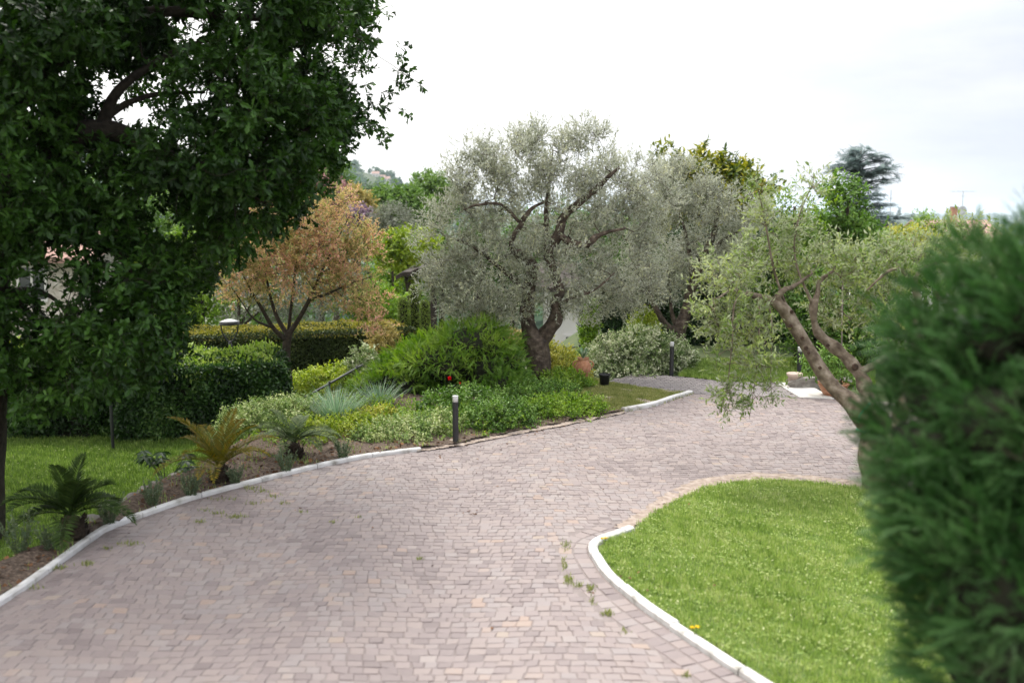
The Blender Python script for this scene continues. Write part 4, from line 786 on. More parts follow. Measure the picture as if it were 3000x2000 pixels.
# ------------------------------------------------------------------ planting bed
def clump(name, label, cat, c, n, ln, w, m, seed, spread=.9, T=T_LONGBLADE, rad=.1, lo=.55):
    r_ = np.random.default_rng(seed); a = r_.uniform(0, 2 * PI, n); t = r_.random(n) ** .7 * spread
    d = np.stack([np.cos(a) * t, np.sin(a) * t, np.ones(n)], -1); up = np.stack([-np.cos(a), -np.sin(a), t * .5 + .05], -1)
    pos = np.asarray(c) + np.stack([np.cos(a), np.sin(a), 0 * a], -1) * (rad * r_.random(n))[:, None]
    g = Geo(); g.inst(T, pos, d, up, ln * r_.uniform(lo, 1.15, n), w * r_.uniform(.7, 1.3, n), 0, np.clip(r_.normal(.5, .25, n), 0, 1)); o = g.build(name, m)
    return tag(o, label, cat)
c = G(985, 1243, .02); clump('grass_clump', 'large spiky blue green grass clump behind the yellow ground shrubs', 'ornamental grass', c, 520, .52, .010, M['bluegrass'], 101, .95, rad=.17)
c = G(1110, 1190, .02); clump('grass_clump', 'smaller silvery grass clump with seed heads at the foot of the juniper', 'ornamental grass', c, 300, .42, .008, M['bluegrass'], 102, 1.25, rad=.2)
sh = [('variegated_shrub', 'pale green mounded shrub spilling down to the lower lawn behind the orange cycad', [(720, 1255, 12.2, 80, 55), (790, 1225, 12.6, 110, 45), (870, 1205, 13, 90, 35), (650, 1285, 11.9, 40, 30)], 1500, 'pale', .036, 111),
      ('ground_shrub', 'yellow green low shrub between the grey cycad and the blue grass', [(960, 1285, 12, 90, 38), (1030, 1255, 12.3, 70, 35), (900, 1270, 12.1, 60, 35)], 1000, 'lime', .034, 112),
      ('golden_shrub', 'small yellow leaved shrub beside the blue grass clump', [(1105, 1232, 12.8, 60, 26)], 420, 'gold', .034, 113),
      ('ground_shrub', 'green and cream shrub at the kerb just left of the near bollard', [(1180, 1285, 12.1, 130, 45), (1270, 1265, 12.3, 80, 50), (1080, 1300, 11.9, 60, 25)], 1700, 'pale', .036, 114),
      ('ground_shrub', 'fresh green shrub at the driveway edge just right of the near bollard', [(1430, 1240, 12.6, 85, 50), (1500, 1225, 12.8, 70, 45)], 1300, 'mid', .036, 115),
      ('ground_shrub', 'lime tipped low shrub nearest the dry corner lawn', [(1640, 1215, 13.4, 100, 45), (1710, 1205, 13.5, 60, 35), (1580, 1225, 13.2, 50, 40)], 1500, 'fresh', .034, 116),
      ('rose_bush', 'bluish leaved rose bush behind the near bollard', [(1300, 1195, 13.2, 70, 40), (1380, 1185, 13.4, 80, 40)], 800, 'mid', .042, 117),
      ('ground_shrub', 'dark green low shrub in front of the old olive trunk', [(1600, 1160, 14.3, 110, 32), (1500, 1180, 14.1, 80, 35)], 900, 'mid', .036, 118),
      ('golden_shrub', 'golden yellow shrub right of the old olive trunk', [(1640, 1075, 16.6, 55, 50), (1600, 1040, 16.9, 40, 35), (1690, 1100, 16.4, 40, 30)], 900, 'gold', .04, 119),
      ('ground_shrub', 'light green shrub below the golden one beside the terracotta urn', [(1640, 1120, 15.6, 75, 28), (1700, 1130, 15.5, 40, 18)], 600, 'fresh', .038, 120),
      ('hebe_bush', 'big rounded white variegated bush behind the far bollard', [(1800, 1050, 17.3, 75, 62), (1880, 1035, 17.4, 95, 70), (1960, 1050, 17.3, 65, 55), (1840, 1095, 17.0, 105, 22), (2005, 1065, 17.4, 30, 32)], 3000, 'white_var', .045, 121),
      ('yellow_shrub', 'olive yellow clipped shrub behind the handrail', [(930, 1125, 17, 80, 35), (1000, 1105, 17.4, 50, 35)], 900, 'lime', .045, 122),
      ('white_leaf_shrub', 'sparse white leaved shrub at the top of the handrail', [(1065, 1050, 17, 35, 30), (1040, 1075, 16.9, 25, 22)], 130, 'white_var', .06, 123),
      ('orange_shrub', 'orange tinted shrub between the box hedge and the juniper', [(1125, 1000, 17.6, 40, 45), (1110, 1040, 17.3, 25, 30)], 420, 'orange', .045, 124),
      ('orange_shrub', 'orange tinted shrub seen through the fork left of the old olive trunk', [(1520, 1000, 18.5, 40, 28)], 300, 'orange', .05, 125),
      ('golden_shrub', 'bright yellow flecked shrub on top of the laurel hedge by the oak', [(375, 1010, 15.6, 50, 38)], 420, 'gold', .06, 126),
      ('golden_shrub', 'yellow green shrub glimpsed under the oak at the far left', [(75, 1035, 15.8, 65, 28)], 300, 'lime', .06, 127),
      ('climbing_plant', 'narrow bright green climber beside the white house', [(1725, 980, 19.5, 18, 60), (1735, 920, 19.6, 16, 40)], 420, 'fresh', .045, 128),
      ('forsythia', 'upright yellow flecked shrub behind the white variegated bush', [(1890, 965, 19, 40, 50)], 300, 'lime', .045, 129)]
for nm, lab, bl, n, m, lf, sd in sh:
    shrub(nm, lab, 'shrub', [blob(u, v, d, a * 1.12, b * 1.15, a * d / F) for u, v, d, a, b in bl], int(n * 1.3), M[m], T_OVAL, lf, 9, .11, sd, gap=(.3, -.9), var_noise=.35, vr=.45)
shrub('ground_cover', 'mixed ground cover between the shrubs of the bed', 'ground cover', [blob(1000, 1210, 13.2, 270, 30, 1.2), blob(1350, 1225, 12.9, 210, 30, .9), blob(820, 1290, 11.9, 130, 28, .6), blob(1180, 1240, 12.7, 200, 28, .7), blob(1560, 1195, 14, 200, 26, .8)], 3800, M['fresh'], T_OVAL, .034, 8, .09, 131, gap=(.4, -.6), var_noise=.4, vr=.4)
o = [q for q in COL.objects if q.name == 'ground_cover'][0]; o['kind'] = 'stuff'; del o['category']

def cycad(label, u, v, z, m, ln, nfr, seed, trunk_h, trunk_r, upr, leaflet=.11, lw=.011):
    r_ = np.random.default_rng(seed); b = G(u, v, z); root = thing('cycad', label, 'cycad', b)
    g = Geo(); g.lathe(b - [0, 0, .05], [(trunk_r * .9, 0), (trunk_r * 1.05, trunk_h * .4), (trunk_r, trunk_h * .8), (trunk_r * .6, trunk_h + .03), (.01, trunk_h + .06)], 14)
    n = 60; a = r_.uniform(0, 2 * PI, n); zz = r_.uniform(0, trunk_h, n); pos = b + np.stack([np.cos(a) * trunk_r * .95, np.sin(a) * trunk_r * .95, zz - .03], -1)
    g.inst(T_DIAMOND, pos, np.stack([np.cos(a), np.sin(a), 1.2 + 0 * a], -1), np.stack([np.cos(a), np.sin(a), 0 * a], -1), .07, .05); g.build('trunk', M['palm_trunk'], root)
    top = b + [0, 0, trunk_h]
    for k in range(nfr):
        az = 2 * PI * k / nfr + r_.uniform(-.2, .2); el = r_.uniform(*upr); L_ = ln * r_.uniform(.75, 1.1); pts = [top]; d = np.array([math.cos(az) * math.cos(el), math.sin(az) * math.cos(el), math.sin(el)])
        for q in range(10): d = norm(d + np.array([0, 0, -.10 - .02 * q]) * (1.1 - .5 * math.sin(el))); pts.append(pts[-1] + d * L_ / 10)
        pts = smooth_line(pts, 3); g = Geo(); g.tube(pts, np.linspace(.008, .002, len(pts)), 5, 0, .3); m_ = 46; ts = np.linspace(.14, .995, m_); fi = ts * (len(pts) - 1); i0 = np.minimum(fi.astype(int), len(pts) - 2)
        pp = pts[i0] + (pts[i0 + 1] - pts[i0]) * (fi - i0)[:, None]; tg = norm(pts[i0 + 1] - pts[i0]); sd_ = norm(np.cross(tg, [0, 0, 1.])); nm = np.cross(sd_, tg); ll_ = leaflet * np.sin(np.clip(ts * 1.05, 0, 1) * PI) ** .5 * (1 - .3 * ts) + .015
        for s_ in (-1, 1): g.inst(T_DIAMOND, pp, norm(sd_ * s_ * .85 + tg * .65 + nm * .30 + r_.normal(size=(m_, 3)) * .07), nm, ll_, lw, 0, np.clip(r_.normal(.5, .22, m_) + (ts - .5) * .3, 0, 1))
        g.build('frond', M[m], root)
cycad('dark green cycad nearest the camera at the end of the planting bed', 212, 1575, .02, 'cycad', .62, 17, 141, .20, .11, (.42, 1.4), .17, .017)
cycad('orange tinged cycad with upright fronds in the middle of the bed', 645, 1415, .02, 'cycad_rust', .74, 16, 142, .17, .085, (.6, 1.35), .13, .013)
cycad('grey green cycad beside the pale ground shrubs', 862, 1338, .02, 'cycad_grey', .60, 15, 143, .17, .09, (.4, 1.3), .13, .013)
# fatsia and lavender
c = G(490, 1440, -.2); root = thing('fatsia', 'dark glossy big leaved plant on the outer edge of the bed', 'plant', c); rng = np.random.default_rng(150); g = Geo(); gl = Geo()
for k in range(11):
    t = c + np.array([rng.uniform(-.28, .28), rng.uniform(-.12, .12), rng.uniform(.18, .48)]); g.tube(smooth_line([c + rng.normal(size=3) * [.03, .03, 0], (c + t) / 2 + [0, 0, .05], t], 3), [.006] * 7 if False else .005, 5)
    a = np.linspace(0, 2 * PI, 8)[:-1]; d = np.stack([np.cos(a), np.sin(a), -.25 + 0 * a], -1); gl.inst(T_OVAL, np.repeat(t[None], 7, 0), d, np.tile([0, 0, 1.], (7, 1)) + rng.normal(size=(7, 3)) * .2, .12, .10, 0, np.clip(rng.normal(.5, .25, 7), 0, 1))
g.build('stems', M['stem'], root); gl.build('foliage', M['dark'], root)
for i, (u, v, lab, hh) in enumerate(((838, 1380, 'grey green lavender tuft in front of the grey cycad', .20), (1005, 1340, 'small lavender tuft by the kerb below the yellow shrub', .19), (558, 1452, 'lavender tuft by the kerb left of the orange cycad', .24), (447, 1478, 'lavender tuft midway between the orange and dark cycads', .24), (320, 1535, 'lavender tuft just right of the dark cycad', .26), (60, 1625, 'tallest lavender plant at the left end of the bed', .34), (150, 1610, 'lavender tuft just left of the dark cycad', .22), (690, 1415, 'thin lavender tuft just right of the orange cycad', .17))):
    r_ = np.random.default_rng(160 + i); b = G(u, v, .03); n = 26; root = thing('lavender', lab, 'lavender', b, 'lavender tufts in the bed'); a = r_.uniform(0, 2 * PI, n); t = r_.uniform(.05, .55, n); g = Geo(); gf = Geo()
    for k in range(n):
        d = norm([math.cos(a[k]) * t[k], math.sin(a[k]) * t[k], 1]); L_ = hh * r_.uniform(.6, 1.15); p0 = b + np.array([math.cos(a[k]), math.sin(a[k]), 0]) * .03; g.tube([p0, p0 + d * L_ * .5, p0 + d * L_ + [0, 0, .01]], .0022, 4)
        m_ = 16; s_ = r_.random(m_); gf.inst(T_DIAMOND, p0 + d * (s_ * L_)[:, None], norm(d + r_.normal(size=(m_, 3)) * .7), r_.normal(size=(m_, 3)), .035, .012, 0, np.clip(r_.normal(.5, .25, m_), 0, 1))
    g.build('stems', M['stem'], root); gf.build('foliage', M['lavender'], root)
rng = np.random.default_rng(170)
def rock(c, s, seed, lab, group=None):
    r_ = np.random.default_rng(seed); ph = np.linspace(-PI / 2, PI / 2, 9); t = np.linspace(0, 2 * PI, 14, endpoint=False); g = Geo(); prof = [(max(.004, math.cos(q)), math.sin(q)) for q in ph]; g.lathe((0, 0, 0), prof, 14); v = g.v[0]
    v = norm(v) * (1 + .22 * snoise(v + seed, 1.6, seed) + .08 * snoise(v + seed, .6, seed))[:, None]; v = np.sign(v) * np.abs(v) ** .8; rz = r_.uniform(0, PI); v = v * s; v = np.stack([v[:, 0] * math.cos(rz) - v[:, 1] * math.sin(rz), v[:, 0] * math.sin(rz) + v[:, 1] * math.cos(rz), v[:, 2]], -1); g.v[0] = v + c
    return tag(g.build('edging_stone', M['stone'], None, False), lab, 'stone', group)
for i, (u, v, sx) in enumerate(((345, 1492, .15), (395, 1470, .13), (440, 1450, .14), (478, 1432, .12), (520, 1412, .15), (270, 1535, .12), (560, 1393, .11))):
    rock(G(u, v, -.05), np.array([sx, sx * .7, .085]), 171 + i, 'rough grey stone edging the bed above the lower lawn', 'stones along the outer edge of the bed')
# rose
c = G(1318, 1215, .05); root = thing('rose', 'single red rose on a tall stem above the near bollard', 'rose', c); t1, t2 = P(1317, 1108, 13), P(1348, 1122, 13)
g = Geo(); g.tube(smooth_line([c, (c + t1) / 2 + [.01, 0, 0], t1], 4), .004, 5); g.tube(smooth_line([(c + t1) / 2, (t1 + t2) / 2 - [0, 0, .12], t2], 4), .003, 5); g.build('stem', M['stem'], root)
rng = np.random.default_rng(181)
for cc, s_, n in ((t1, .044, 26), (t2, .022, 12)): d = norm(rng.normal(size=(n, 3)) + [0, 0, .5]); g = Geo(); g.inst(T_OVAL, cc - d * s_ * .3, d, rng.normal(size=(n, 3)), s_, s_ * 1.6, 0, .5); g.build('flower', M['rose'], root)
g = Geo(); n = 34; s_ = rng.random(n) * .8; g.inst(T_OVAL, c + (t1 - c) * s_[:, None], rng.normal(size=(n, 3)) + [0, 0, .2], np.tile([0, 0, 1.], (n, 1)) + rng.normal(size=(n, 3)) * .3, .06, None, 0, rng.random(n)); g.build('leaves', M['mid'], root)

# ------------------------------------------------------------------ bollards
def bollard(loc, hgt, label):
    root = thing('bollard_light', label, 'bollard', loc, 'bollard lights along the drive'); x, y, z = loc; r = .036
    g = Geo(); g.lathe((x, y, z - .02), [(r, 0), (r, hgt - .075), (r * .96, hgt - .07)], 24); g.build('post', M['black'], root, False)
    g = Geo(); g.lathe((x, y, z + hgt - .09), [(r * .93, 0), (r * .93, .062), (r * .9, .066)], 24); g.build('lamp_glass', M['lamp'], root, True)
    g = Geo(); g.lathe((x, y, z + hgt - .026), [(r * .97, 0), (r * 1.0, .004), (r * .98, .010), (.004, .013)], 24); g.build('cap', M['lamp'], root, True)
    return root
b1 = G(1335, 1294, .02); h1 = P(1335, 1155, b1[1])[2] - b1[2]
proto = bollard(b1, h1, 'nearest black bollard light, standing among the shrubs at the driveway edge')
for u, v, lab in ((1967, 1098, 'black bollard light in front of the white variegated bush'), (2340, 1116, 'black bollard light rising behind the beige pot')):
    c = copy_tree(proto); c.location = [float(q) for q in G(u, v, .0)]; c['label'] = lab

# ------------------------------------------------------------------ pots
c = G(1708, 1118, 0); root = thing('terracotta_urn', 'terracotta oil jar urn with a spiky plant beside the path', 'urn', c); s_ = 16 / F
g = Geo(); g.lathe(c, [(.055, 0), (.075, .02), (.07, .06), (.105, .14), (.132, .22), (.125, .29), (.085, .345), (.078, .365), (.095, .385), (.10, .40), (.085, .402), (.075, .37)], 28); g.build('jar', M['terra'], root, True)
for q in (-1, 1): g = Geo(); g.tube(smooth_line([c + [q * .125, 0, .22], c + [q * .165, 0, .27], c + [q * .155, 0, .32], c + [q * .085, 0, .355]]), .012, 6); g.build('handle', M['terra'], root, True)
rng = np.random.default_rng(191); n = 26; a = rng.uniform(0, 2 * PI, n); t = rng.random(n) * .8; g = Geo(); g.inst(T_LONGBLADE, np.repeat((c + [0, 0, .37])[None], n, 0), np.stack([np.cos(a) * t, np.sin(a) * t, 1 + 0 * a], -1), np.stack([-np.cos(a), -np.sin(a), .3 + 0 * a], -1), .25 * rng.uniform(.6, 1.1, n), .03, 0, rng.random(n)); g.build('spiky_plant', M['bluegrass'], root)
c = G(1771, 1131, 0); root = thing('black_pot', 'empty black plastic nursery pot at the corner of the dry lawn', 'pot', c)
g = Geo(); g.lathe(c, [(.066, 0), (.086, .175), (.094, .178), (.094, .20), (.086, .202), (.082, .16)], 26); g.build('pot_body', M['black_pot'], root, True); g = Geo(); g.lathe(c + [0, 0, .15], [(.082, 0), (.08, .012), (.004, .016)], 20); g.build('potting_soil', M['soil'], root)
c = G(2327, 1131, .012); root = thing('beige_pot', 'beige plant pot on the concrete slab in front of a bollard', 'pot', c)
g = Geo(); g.lathe(c, [(.082, 0), (.088, .004), (.104, .165), (.122, .168), (.126, .21), (.118, .214), (.108, .18)], 30); g.build('pot_body', M['beige'], root, True); g = Geo(); g.lathe(c + [0, 0, .155], [(.10, 0), (.10, .02), (.004, .028)], 20); g.build('potting_soil', M['soil'], root)
c = G(2440, 1158, 0); root = thing('terracotta_bowl', 'wide terracotta bowl behind the leaning olive', 'pot', c)
g = Geo(); g.lathe(c, [(.13, 0), (.14, .01), (.20, .12), (.225, .17), (.235, .175), (.235, .20), (.222, .202), (.205, .16)], 30); g.build('pot_body', M['terra'], root, True); g = Geo(); g.lathe(c + [0, 0, .14], [(.20, 0), (.20, .02), (.004, .03)], 20); g.build('potting_soil', M['soil'], root)
b = P(2465, 905, c[1]); g = Geo(); g.tube([c + [.12, 0, .1], [b[0], b[1], 1.75]], .011, 6); tag(g.build('plant_stake', M['wood'], None, True), 'thin grey plant stake standing in the terracotta bowl', 'stake')
shrub('potted_shrub', 'small bushy plant growing in the terracotta bowl', 'plant', [blob(2400, 1060, c[1], 45, 45), blob(2450, 1075, c[1], 50, 40), blob(2490, 1100, c[1], 30, 30)], 260, M['mid'], T_OVAL, .05, 8, .12, 192)
rock(G(2410, 1135, .02) + [0, .2, .05], np.array([.55, .12, .10]), 195, 'long low rough stone kerb behind the concrete slab')

# ------------------------------------------------------------------ trees and shrubs behind the drive
def bush_tree(name, lab, cat, d, bl, n, m, leaf, seed, per=9, tw=.25, T=T_OVAL, gap=(1.2, -.6), zb=None, tr=.1, bark='bark', **kw):
    bs = [blob(u, v, d + dd, a, b, a * d / F) for u, v, a, b, dd in bl]; c = np.mean([b[0] for b in bs], 0); mu = bl[0][0]
    zg = float(terrain_z(np.array([c[0]]), np.array([d]))[0]) if zb is None else zb; vb = 1000 - F * math.tan(math.atan2(zg - H, d) + R(PITCH))
    vt = min(b[1] for b in bl); vm = np.mean([b[1] for b in bl])
    lines = [[(mu, vb + 8, d, tr * 1.15), (mu + 2, (vb + vm) / 2, d, tr), (mu - 2, vm, d, tr * .7), (mu, (vt + vm) / 2, d, tr * .3)]]
    for b in bl[1:]: lines.append([(mu, (vb + 2 * vm) / 3, d, tr * .6), ((mu + b[0]) / 2, (vm + b[1]) / 2 + 10, d + b[4] / 2, tr * .4), (b[0], b[1], d + b[4], tr * .15)])
    return tree(name, lab, cat, P(mu, vb, d), lines, bs, n, M[m], M[bark], T, leaf, per, tw, seed, gap, .4, nb=120, sides=7, **kw)
bush_tree('loquat_tree', 'yellow tipped evergreen tree with big leaves behind the second olive', 'tree', 25, [(2080, 560, 110, 90, 0), (2000, 500, 60, 65, 0), (2140, 540, 60, 65, .3), (2200, 580, 55, 45, 0), (2040, 640, 120, 90, 0), (1975, 455, 35, 30, 0)], 1500, 'loquat', .18, 201, 10, .35, width=.75, vr=.6, var_c=.45)
bush_tree('laurel_tree', 'bright green upright evergreen in front of the blue cedar', 'tree', 20, [(2470, 655, 75, 75, 0), (2438, 575, 24, 55, 0), (2492, 585, 24, 50, 0), (2400, 700, 70, 60, 0), (2540, 705, 40, 55, 0), (2470, 740, 120, 70, 0)], 1900, 'mid', .085, 202, 10, .25, var_c=.6)
bush_tree('sparse_tree', 'slender open young tree with thin upright stems left of the laurel', 'tree', 19, [(2330, 590, 60, 50, 0), (2260, 620, 60, 60, 0), (2380, 610, 40, 60, 0), (2320, 690, 90, 60, 0)], 420, 'fresh', .06, 203, 8, .25, tr=.04, var_c=.5)
bush_tree('evergreen_shrub', 'large glossy evergreen shrub mass behind the leaning olive', 'shrub', 17.5, [(2400, 870, 130, 110, 0), (2520, 880, 130, 120, 0), (2300, 830, 90, 90, .4), (2420, 990, 130, 80, 0), (2560, 990, 120, 80, 0), (2640, 870, 110, 110, 0)], 2600, 'mid', .07, 204, 10, .22, tr=.06, var_c=.38, vr=.5, stem_r=.002)
bush_tree('evergreen_shrub', 'pale green shrub mass right of the laurel under the red roof', 'shrub', 22, [(2740, 790, 120, 80, 0), (2640, 790, 100, 70, 0), (2860, 800, 120, 90, 0), (2960, 780, 120, 120, 0)], 1700, 'olive_near', .075, 205, 10, .22, tr=.06, var_c=.5)
bush_tree('golden_tree', 'bright yellow leaved bush in front of the red roofed house', 'shrub', 30, [(2660, 715, 80, 40, 0), (2610, 735, 40, 30, 0), (2720, 730, 50, 25, 0)], 900, 'gold', .10, 206, 9, .25, tr=.05, var_c=.4, vr=.5)
bush_tree('golden_tree', 'yellow green bush below the pink roof left of the laurel', 'shrub', 26, [(2360, 730, 50, 30, 0), (2400, 720, 40, 30, 0)], 420, 'gold', .09, 207, 9, .25, tr=.04, var_c=.3)
bush_tree('pale_tree', 'light green feathery tree top beside the satellite dish', 'tree', 45, [(2710, 665, 35, 35, 0), (2760, 680, 35, 25, 0)], 420, 'fresh', .10, 208, 9, .4, tr=.08)
bush_tree('bright_shrub', 'bright green tree right of the pink leaved tree', 'tree', 38, [(1150, 760, 70, 60, 0), (1190, 720, 45, 50, 1), (1170, 850, 70, 60, 0), (1110, 880, 60, 60, -1)], 1700, 'fresh', .10, 209, 10, .3)
bush_tree('bright_shrub', 'fresh green low tree between the box hedge and the pink leaved tree', 'tree', 24, [(1120, 900, 70, 50, 0), (1060, 920, 50, 40, 0), (1150, 950, 50, 30, 0)], 800, 'fresh', .08, 210, 10, .3)
bush_tree('leafy_tree', 'green tree behind the left end of the box hedge', 'tree', 26, [(590, 850, 80, 110, 0), (540, 760, 70, 80, 0), (480, 880, 90, 100, 0), (620, 930, 50, 50, 0)], 1700, 'fresh', .10, 211, 10, .3, var_c=.42)
bush_tree('leafy_tree', 'darker green tree seen through the gaps of the oak', 'tree', 32, [(420, 700, 110, 110, 0), (320, 780, 110, 120, 0), (500, 640, 90, 90, 0), (250, 640, 120, 120, 0)], 1700, 'mid', .13, 212, 10, .4)
bush_tree('leafy_tree', 'mid green tree filling the view behind the pink leaved tree', 'tree', 48, [(760, 760, 120, 110, 0), (900, 760, 120, 110, 0), (680, 860, 110, 100, 0), (840, 880, 130, 90, 0), (1000, 800, 90, 110, 0)], 1900, 'mid', .18, 223, 10, .5)
bush_tree('grey_thicket', 'brownish bare twigged thicket behind the pink leaved tree', 'shrub', 24, [(700, 880, 80, 70, 0), (800, 850, 90, 80, 0), (900, 880, 90, 70, 0), (980, 820, 80, 80, 0)], 1300, 'far_grey', .07, 213, 8, .3, tr=.05)
bush_tree('plum_tree', 'dusty pink plum tree rising over the rusty pink tree', 'tree', 38, [(940, 555, 60, 35, 0), (900, 580, 45, 35, 0), (980, 580, 40, 28, 0)], 800, 'plum', .11, 214, 9, .4)
bush_tree('lilac_bush', 'mauve flowering bush beside the grey willow', 'shrub', 36, [(1050, 645, 40, 28, 0)], 300, 'mauve', .12, 215, 9, .3)
bush_tree('orange_tree', 'orange leaved small tree below the hillside', 'tree', 42, [(1040, 590, 40, 28, 0), (1065, 625, 30, 30, 0)], 420, 'orange', .14, 216, 9, .4)
bush_tree('grey_tree', 'rounded silvery grey tree left of the old olive', 'tree', 34, [(1150, 640, 45, 30, 0), (1180, 665, 35, 30, 0), (1120, 655, 30, 25, 0)], 700, 'far_grey', .09, 217, 10, .35, T=T_LANCE, tr=.04)
bush_tree('round_tree', 'dark green round tree beside the oak edge on the skyline', 'tree', 62, [(985, 525, 32, 45, 0), (975, 575, 35, 40, 0), (1005, 590, 28, 35, 0)], 700, 'far_green', .22, 218, 9, .7, tr=.2)
bush_tree('broad_tree', 'broad mid green tree between the hill and the old olive', 'tree', 58, [(1155, 598, 70, 36, 0), (1205, 615, 55, 45, 0), (1110, 640, 55, 45, 0), (1230, 650, 50, 55, 0)], 1300, 'far_green', .22, 219, 10, .7, tr=.25)
bush_tree('broad_tree', 'pale green tree top against the sky left of the old olive', 'tree', 70, [(1260, 550, 50, 32, 0), (1290, 590, 50, 60, 0), (1230, 570, 30, 30, 0)], 800, 'far_green', .24, 220, 10, .7, tr=.25, var_c=.75)
bush_tree('dark_tree', 'dull dark tree below the hill', 'tree', 75, [(1075, 590, 45, 26, 0), (1040, 600, 35, 32, 0), (1100, 600, 30, 24, 0)], 700, 'far_dark', .26, 221, 9, .8, tr=.25)
bush_tree('bright_shrub', 'yellowish green tree below the silvery grey tree', 'tree', 32.5, [(1200, 740, 60, 60, 0), (1150, 740, 50, 40, 0), (1240, 760, 50, 70, 0)], 900, 'lime', .13, 222, 9, .4, var_c=.4)
# blue cedar: whorled flat boughs
rng = np.random.default_rng(230); d0 = 42.0; base = P(2505, 900, d0); base[2] = float(terrain_z(np.array([base[0]]), np.array([d0]))[0]); top = P(2522, 440, d0)
root = thing('blue_cedar', 'tall blue grey cedar with drooping tiers on the skyline', 'tree', base); g = Geo(); hgt = top[2] - base[2]; g.tube([base, base + (top - base) * .5, top], [.28, .16, .02], 8); gf = Geo()
for k in range(170):
    t = rng.uniform(.30, .985) ** .9; az = rng.uniform(0, 2 * PI); ln = (3.0 * (1 - t) ** .45 + .25) * rng.uniform(.45, 1.2); b = base + (top - base) * t; d = np.array([math.cos(az), math.sin(az), rng.uniform(.35, .75)])
    pts = [b]
    for q in range(7): d = norm(d + [0, 0, -.07]); pts.append(pts[-1] + d * ln / 7)
    pts = np.array(pts); g.tube(pts, np.linspace(.035, .006, 8), 4, cap=False); m_ = int(20 * ln) + 6; s_ = rng.uniform(.12, 1, m_) ** .8 * 7; i0 = np.minimum(s_.astype(int), 6); pp = pts[i0] + (pts[i0 + 1] - pts[i0]) * (s_ - i0)[:, None]
    fw = norm(d + rng.normal(size=(m_, 3)) * [.75, .75, .18]); l_ = rng.uniform(.25, .55, m_); gf.inst(T_CEDAR, pp, fw, np.tile([0, 0, 1.], (m_, 1)) + rng.normal(size=(m_, 3)) * .2, l_, l_, 0, np.clip(rng.normal(.5, .25, m_), 0, 1))
g.build('trunk', M['bark'], root, True); gf.build('crown', M['cedar'], root)

shrub('ground_shrub', 'pale small leaved shrub between the golden shrub and the garden fence', 'shrub', [blob(1690, 1062, 19.5, 60, 28, .4), blob(1650, 1075, 19.3, 40, 22, .4)], 700, M['pale'], T_OVAL, .045, 9, .12, 232)
fa, fb = P(1605, 1022, 21.0), P(1745, 1013, 21.6); root = thing('garden_fence', 'thin dark rail fence in front of the white house wall', 'fence', (fa[0], fa[1], -.4))
for dz in (0, -.28): g = Geo(); g.tube([fa + [0, 0, dz], fb + [0, 0, dz]], .018, 6); g.build('rail', M['iron'], root)
for k in (0, .33, .66, 1.0): q = fa + (fb - fa) * k; g = Geo(); g.tube([q - [0, 0, .75], q + [0, 0, .05]], .022, 6); g.build('post', M['iron'], root)
# ------------------------------------------------------------------ houses
def roof_slab(g, x0, x1, y0, y1, ze, zr, ov, axis='x', th_=.12, mat=0, tiles=True):
    """gabled roof, ridge along x, tiles as raised rolls"""
    ym = (y0 + y1) / 2
    for s_ in (-1, 1):
        ye = ym + s_ * ((y1 - y0) / 2 + ov); sl = (zr - ze) / ((y1 - y0) / 2); zo = ze - sl * ov; n = max(2, int((x1 - x0 + 2 * ov) / .24)) if tiles else 1
        xs = np.linspace(x0 - ov, x1 + ov, n * 4 + 1 if tiles else 2); zz = .05 * np.abs(np.sin(np.arange(len(xs)) * PI / 4)) if tiles else np.zeros(2); r_ = np.random.default_rng(len(xs))
        V = np.concatenate([np.stack([xs, np.full_like(xs, ym), zr + zz], -1), np.stack([xs, np.full_like(xs, ye), zo + zz], -1), np.stack([xs, np.full_like(xs, ye), np.full_like(xs, zo - th_)], -1), np.stack([xs, np.full_like(xs, ym), np.full_like(xs, zr - th_)], -1)]); k = len(xs); f = []
        for i in range(k - 1):
            for a in range(4): b = (a + 1) % 4; f.append([a * k + i, a * k + i + 1, b * k + i + 1, b * k + i] if s_ > 0 else [a * k + i, b * k + i, b * k + i + 1, a * k + i + 1])
        f += [[0, k, 2 * k, 3 * k], [k - 1, 4 * k - 1, 3 * k - 1, 2 * k - 1]]; g.add(V, f, mat, np.tile(np.clip(r_.normal(.5, .2, k), 0, 1), 4))
def window(root, x, z, w, h, y, frame='wall', sh=None):
    g = Geo(); t = .07
    for lo, hi in (((x - w / 2 - t, y - .05, z - h / 2 - t), (x - w / 2, y + .02, z + h / 2 + t)), ((x + w / 2, y - .05, z - h / 2 - t), (x + w / 2 + t, y + .02, z + h / 2 + t)), ((x - w / 2, y - .05, z + h / 2), (x + w / 2, y + .02, z + h / 2 + t)), ((x - w / 2, y - .08, z - h / 2 - t), (x + w / 2, y + .02, z - h / 2)), ((x - .03, y - .04, z - h / 2), (x + .03, y + .01, z + h / 2))): g.box(lo, hi)
    f = g.build('window', M[frame], root); g = Geo(); g.box((x - w / 2, y - .012, z - h / 2), (x + w / 2, y + .004, z + h / 2)); q = g.build('pane', M['glass'], f)
    q.location = [-float(c) for c in root.location]
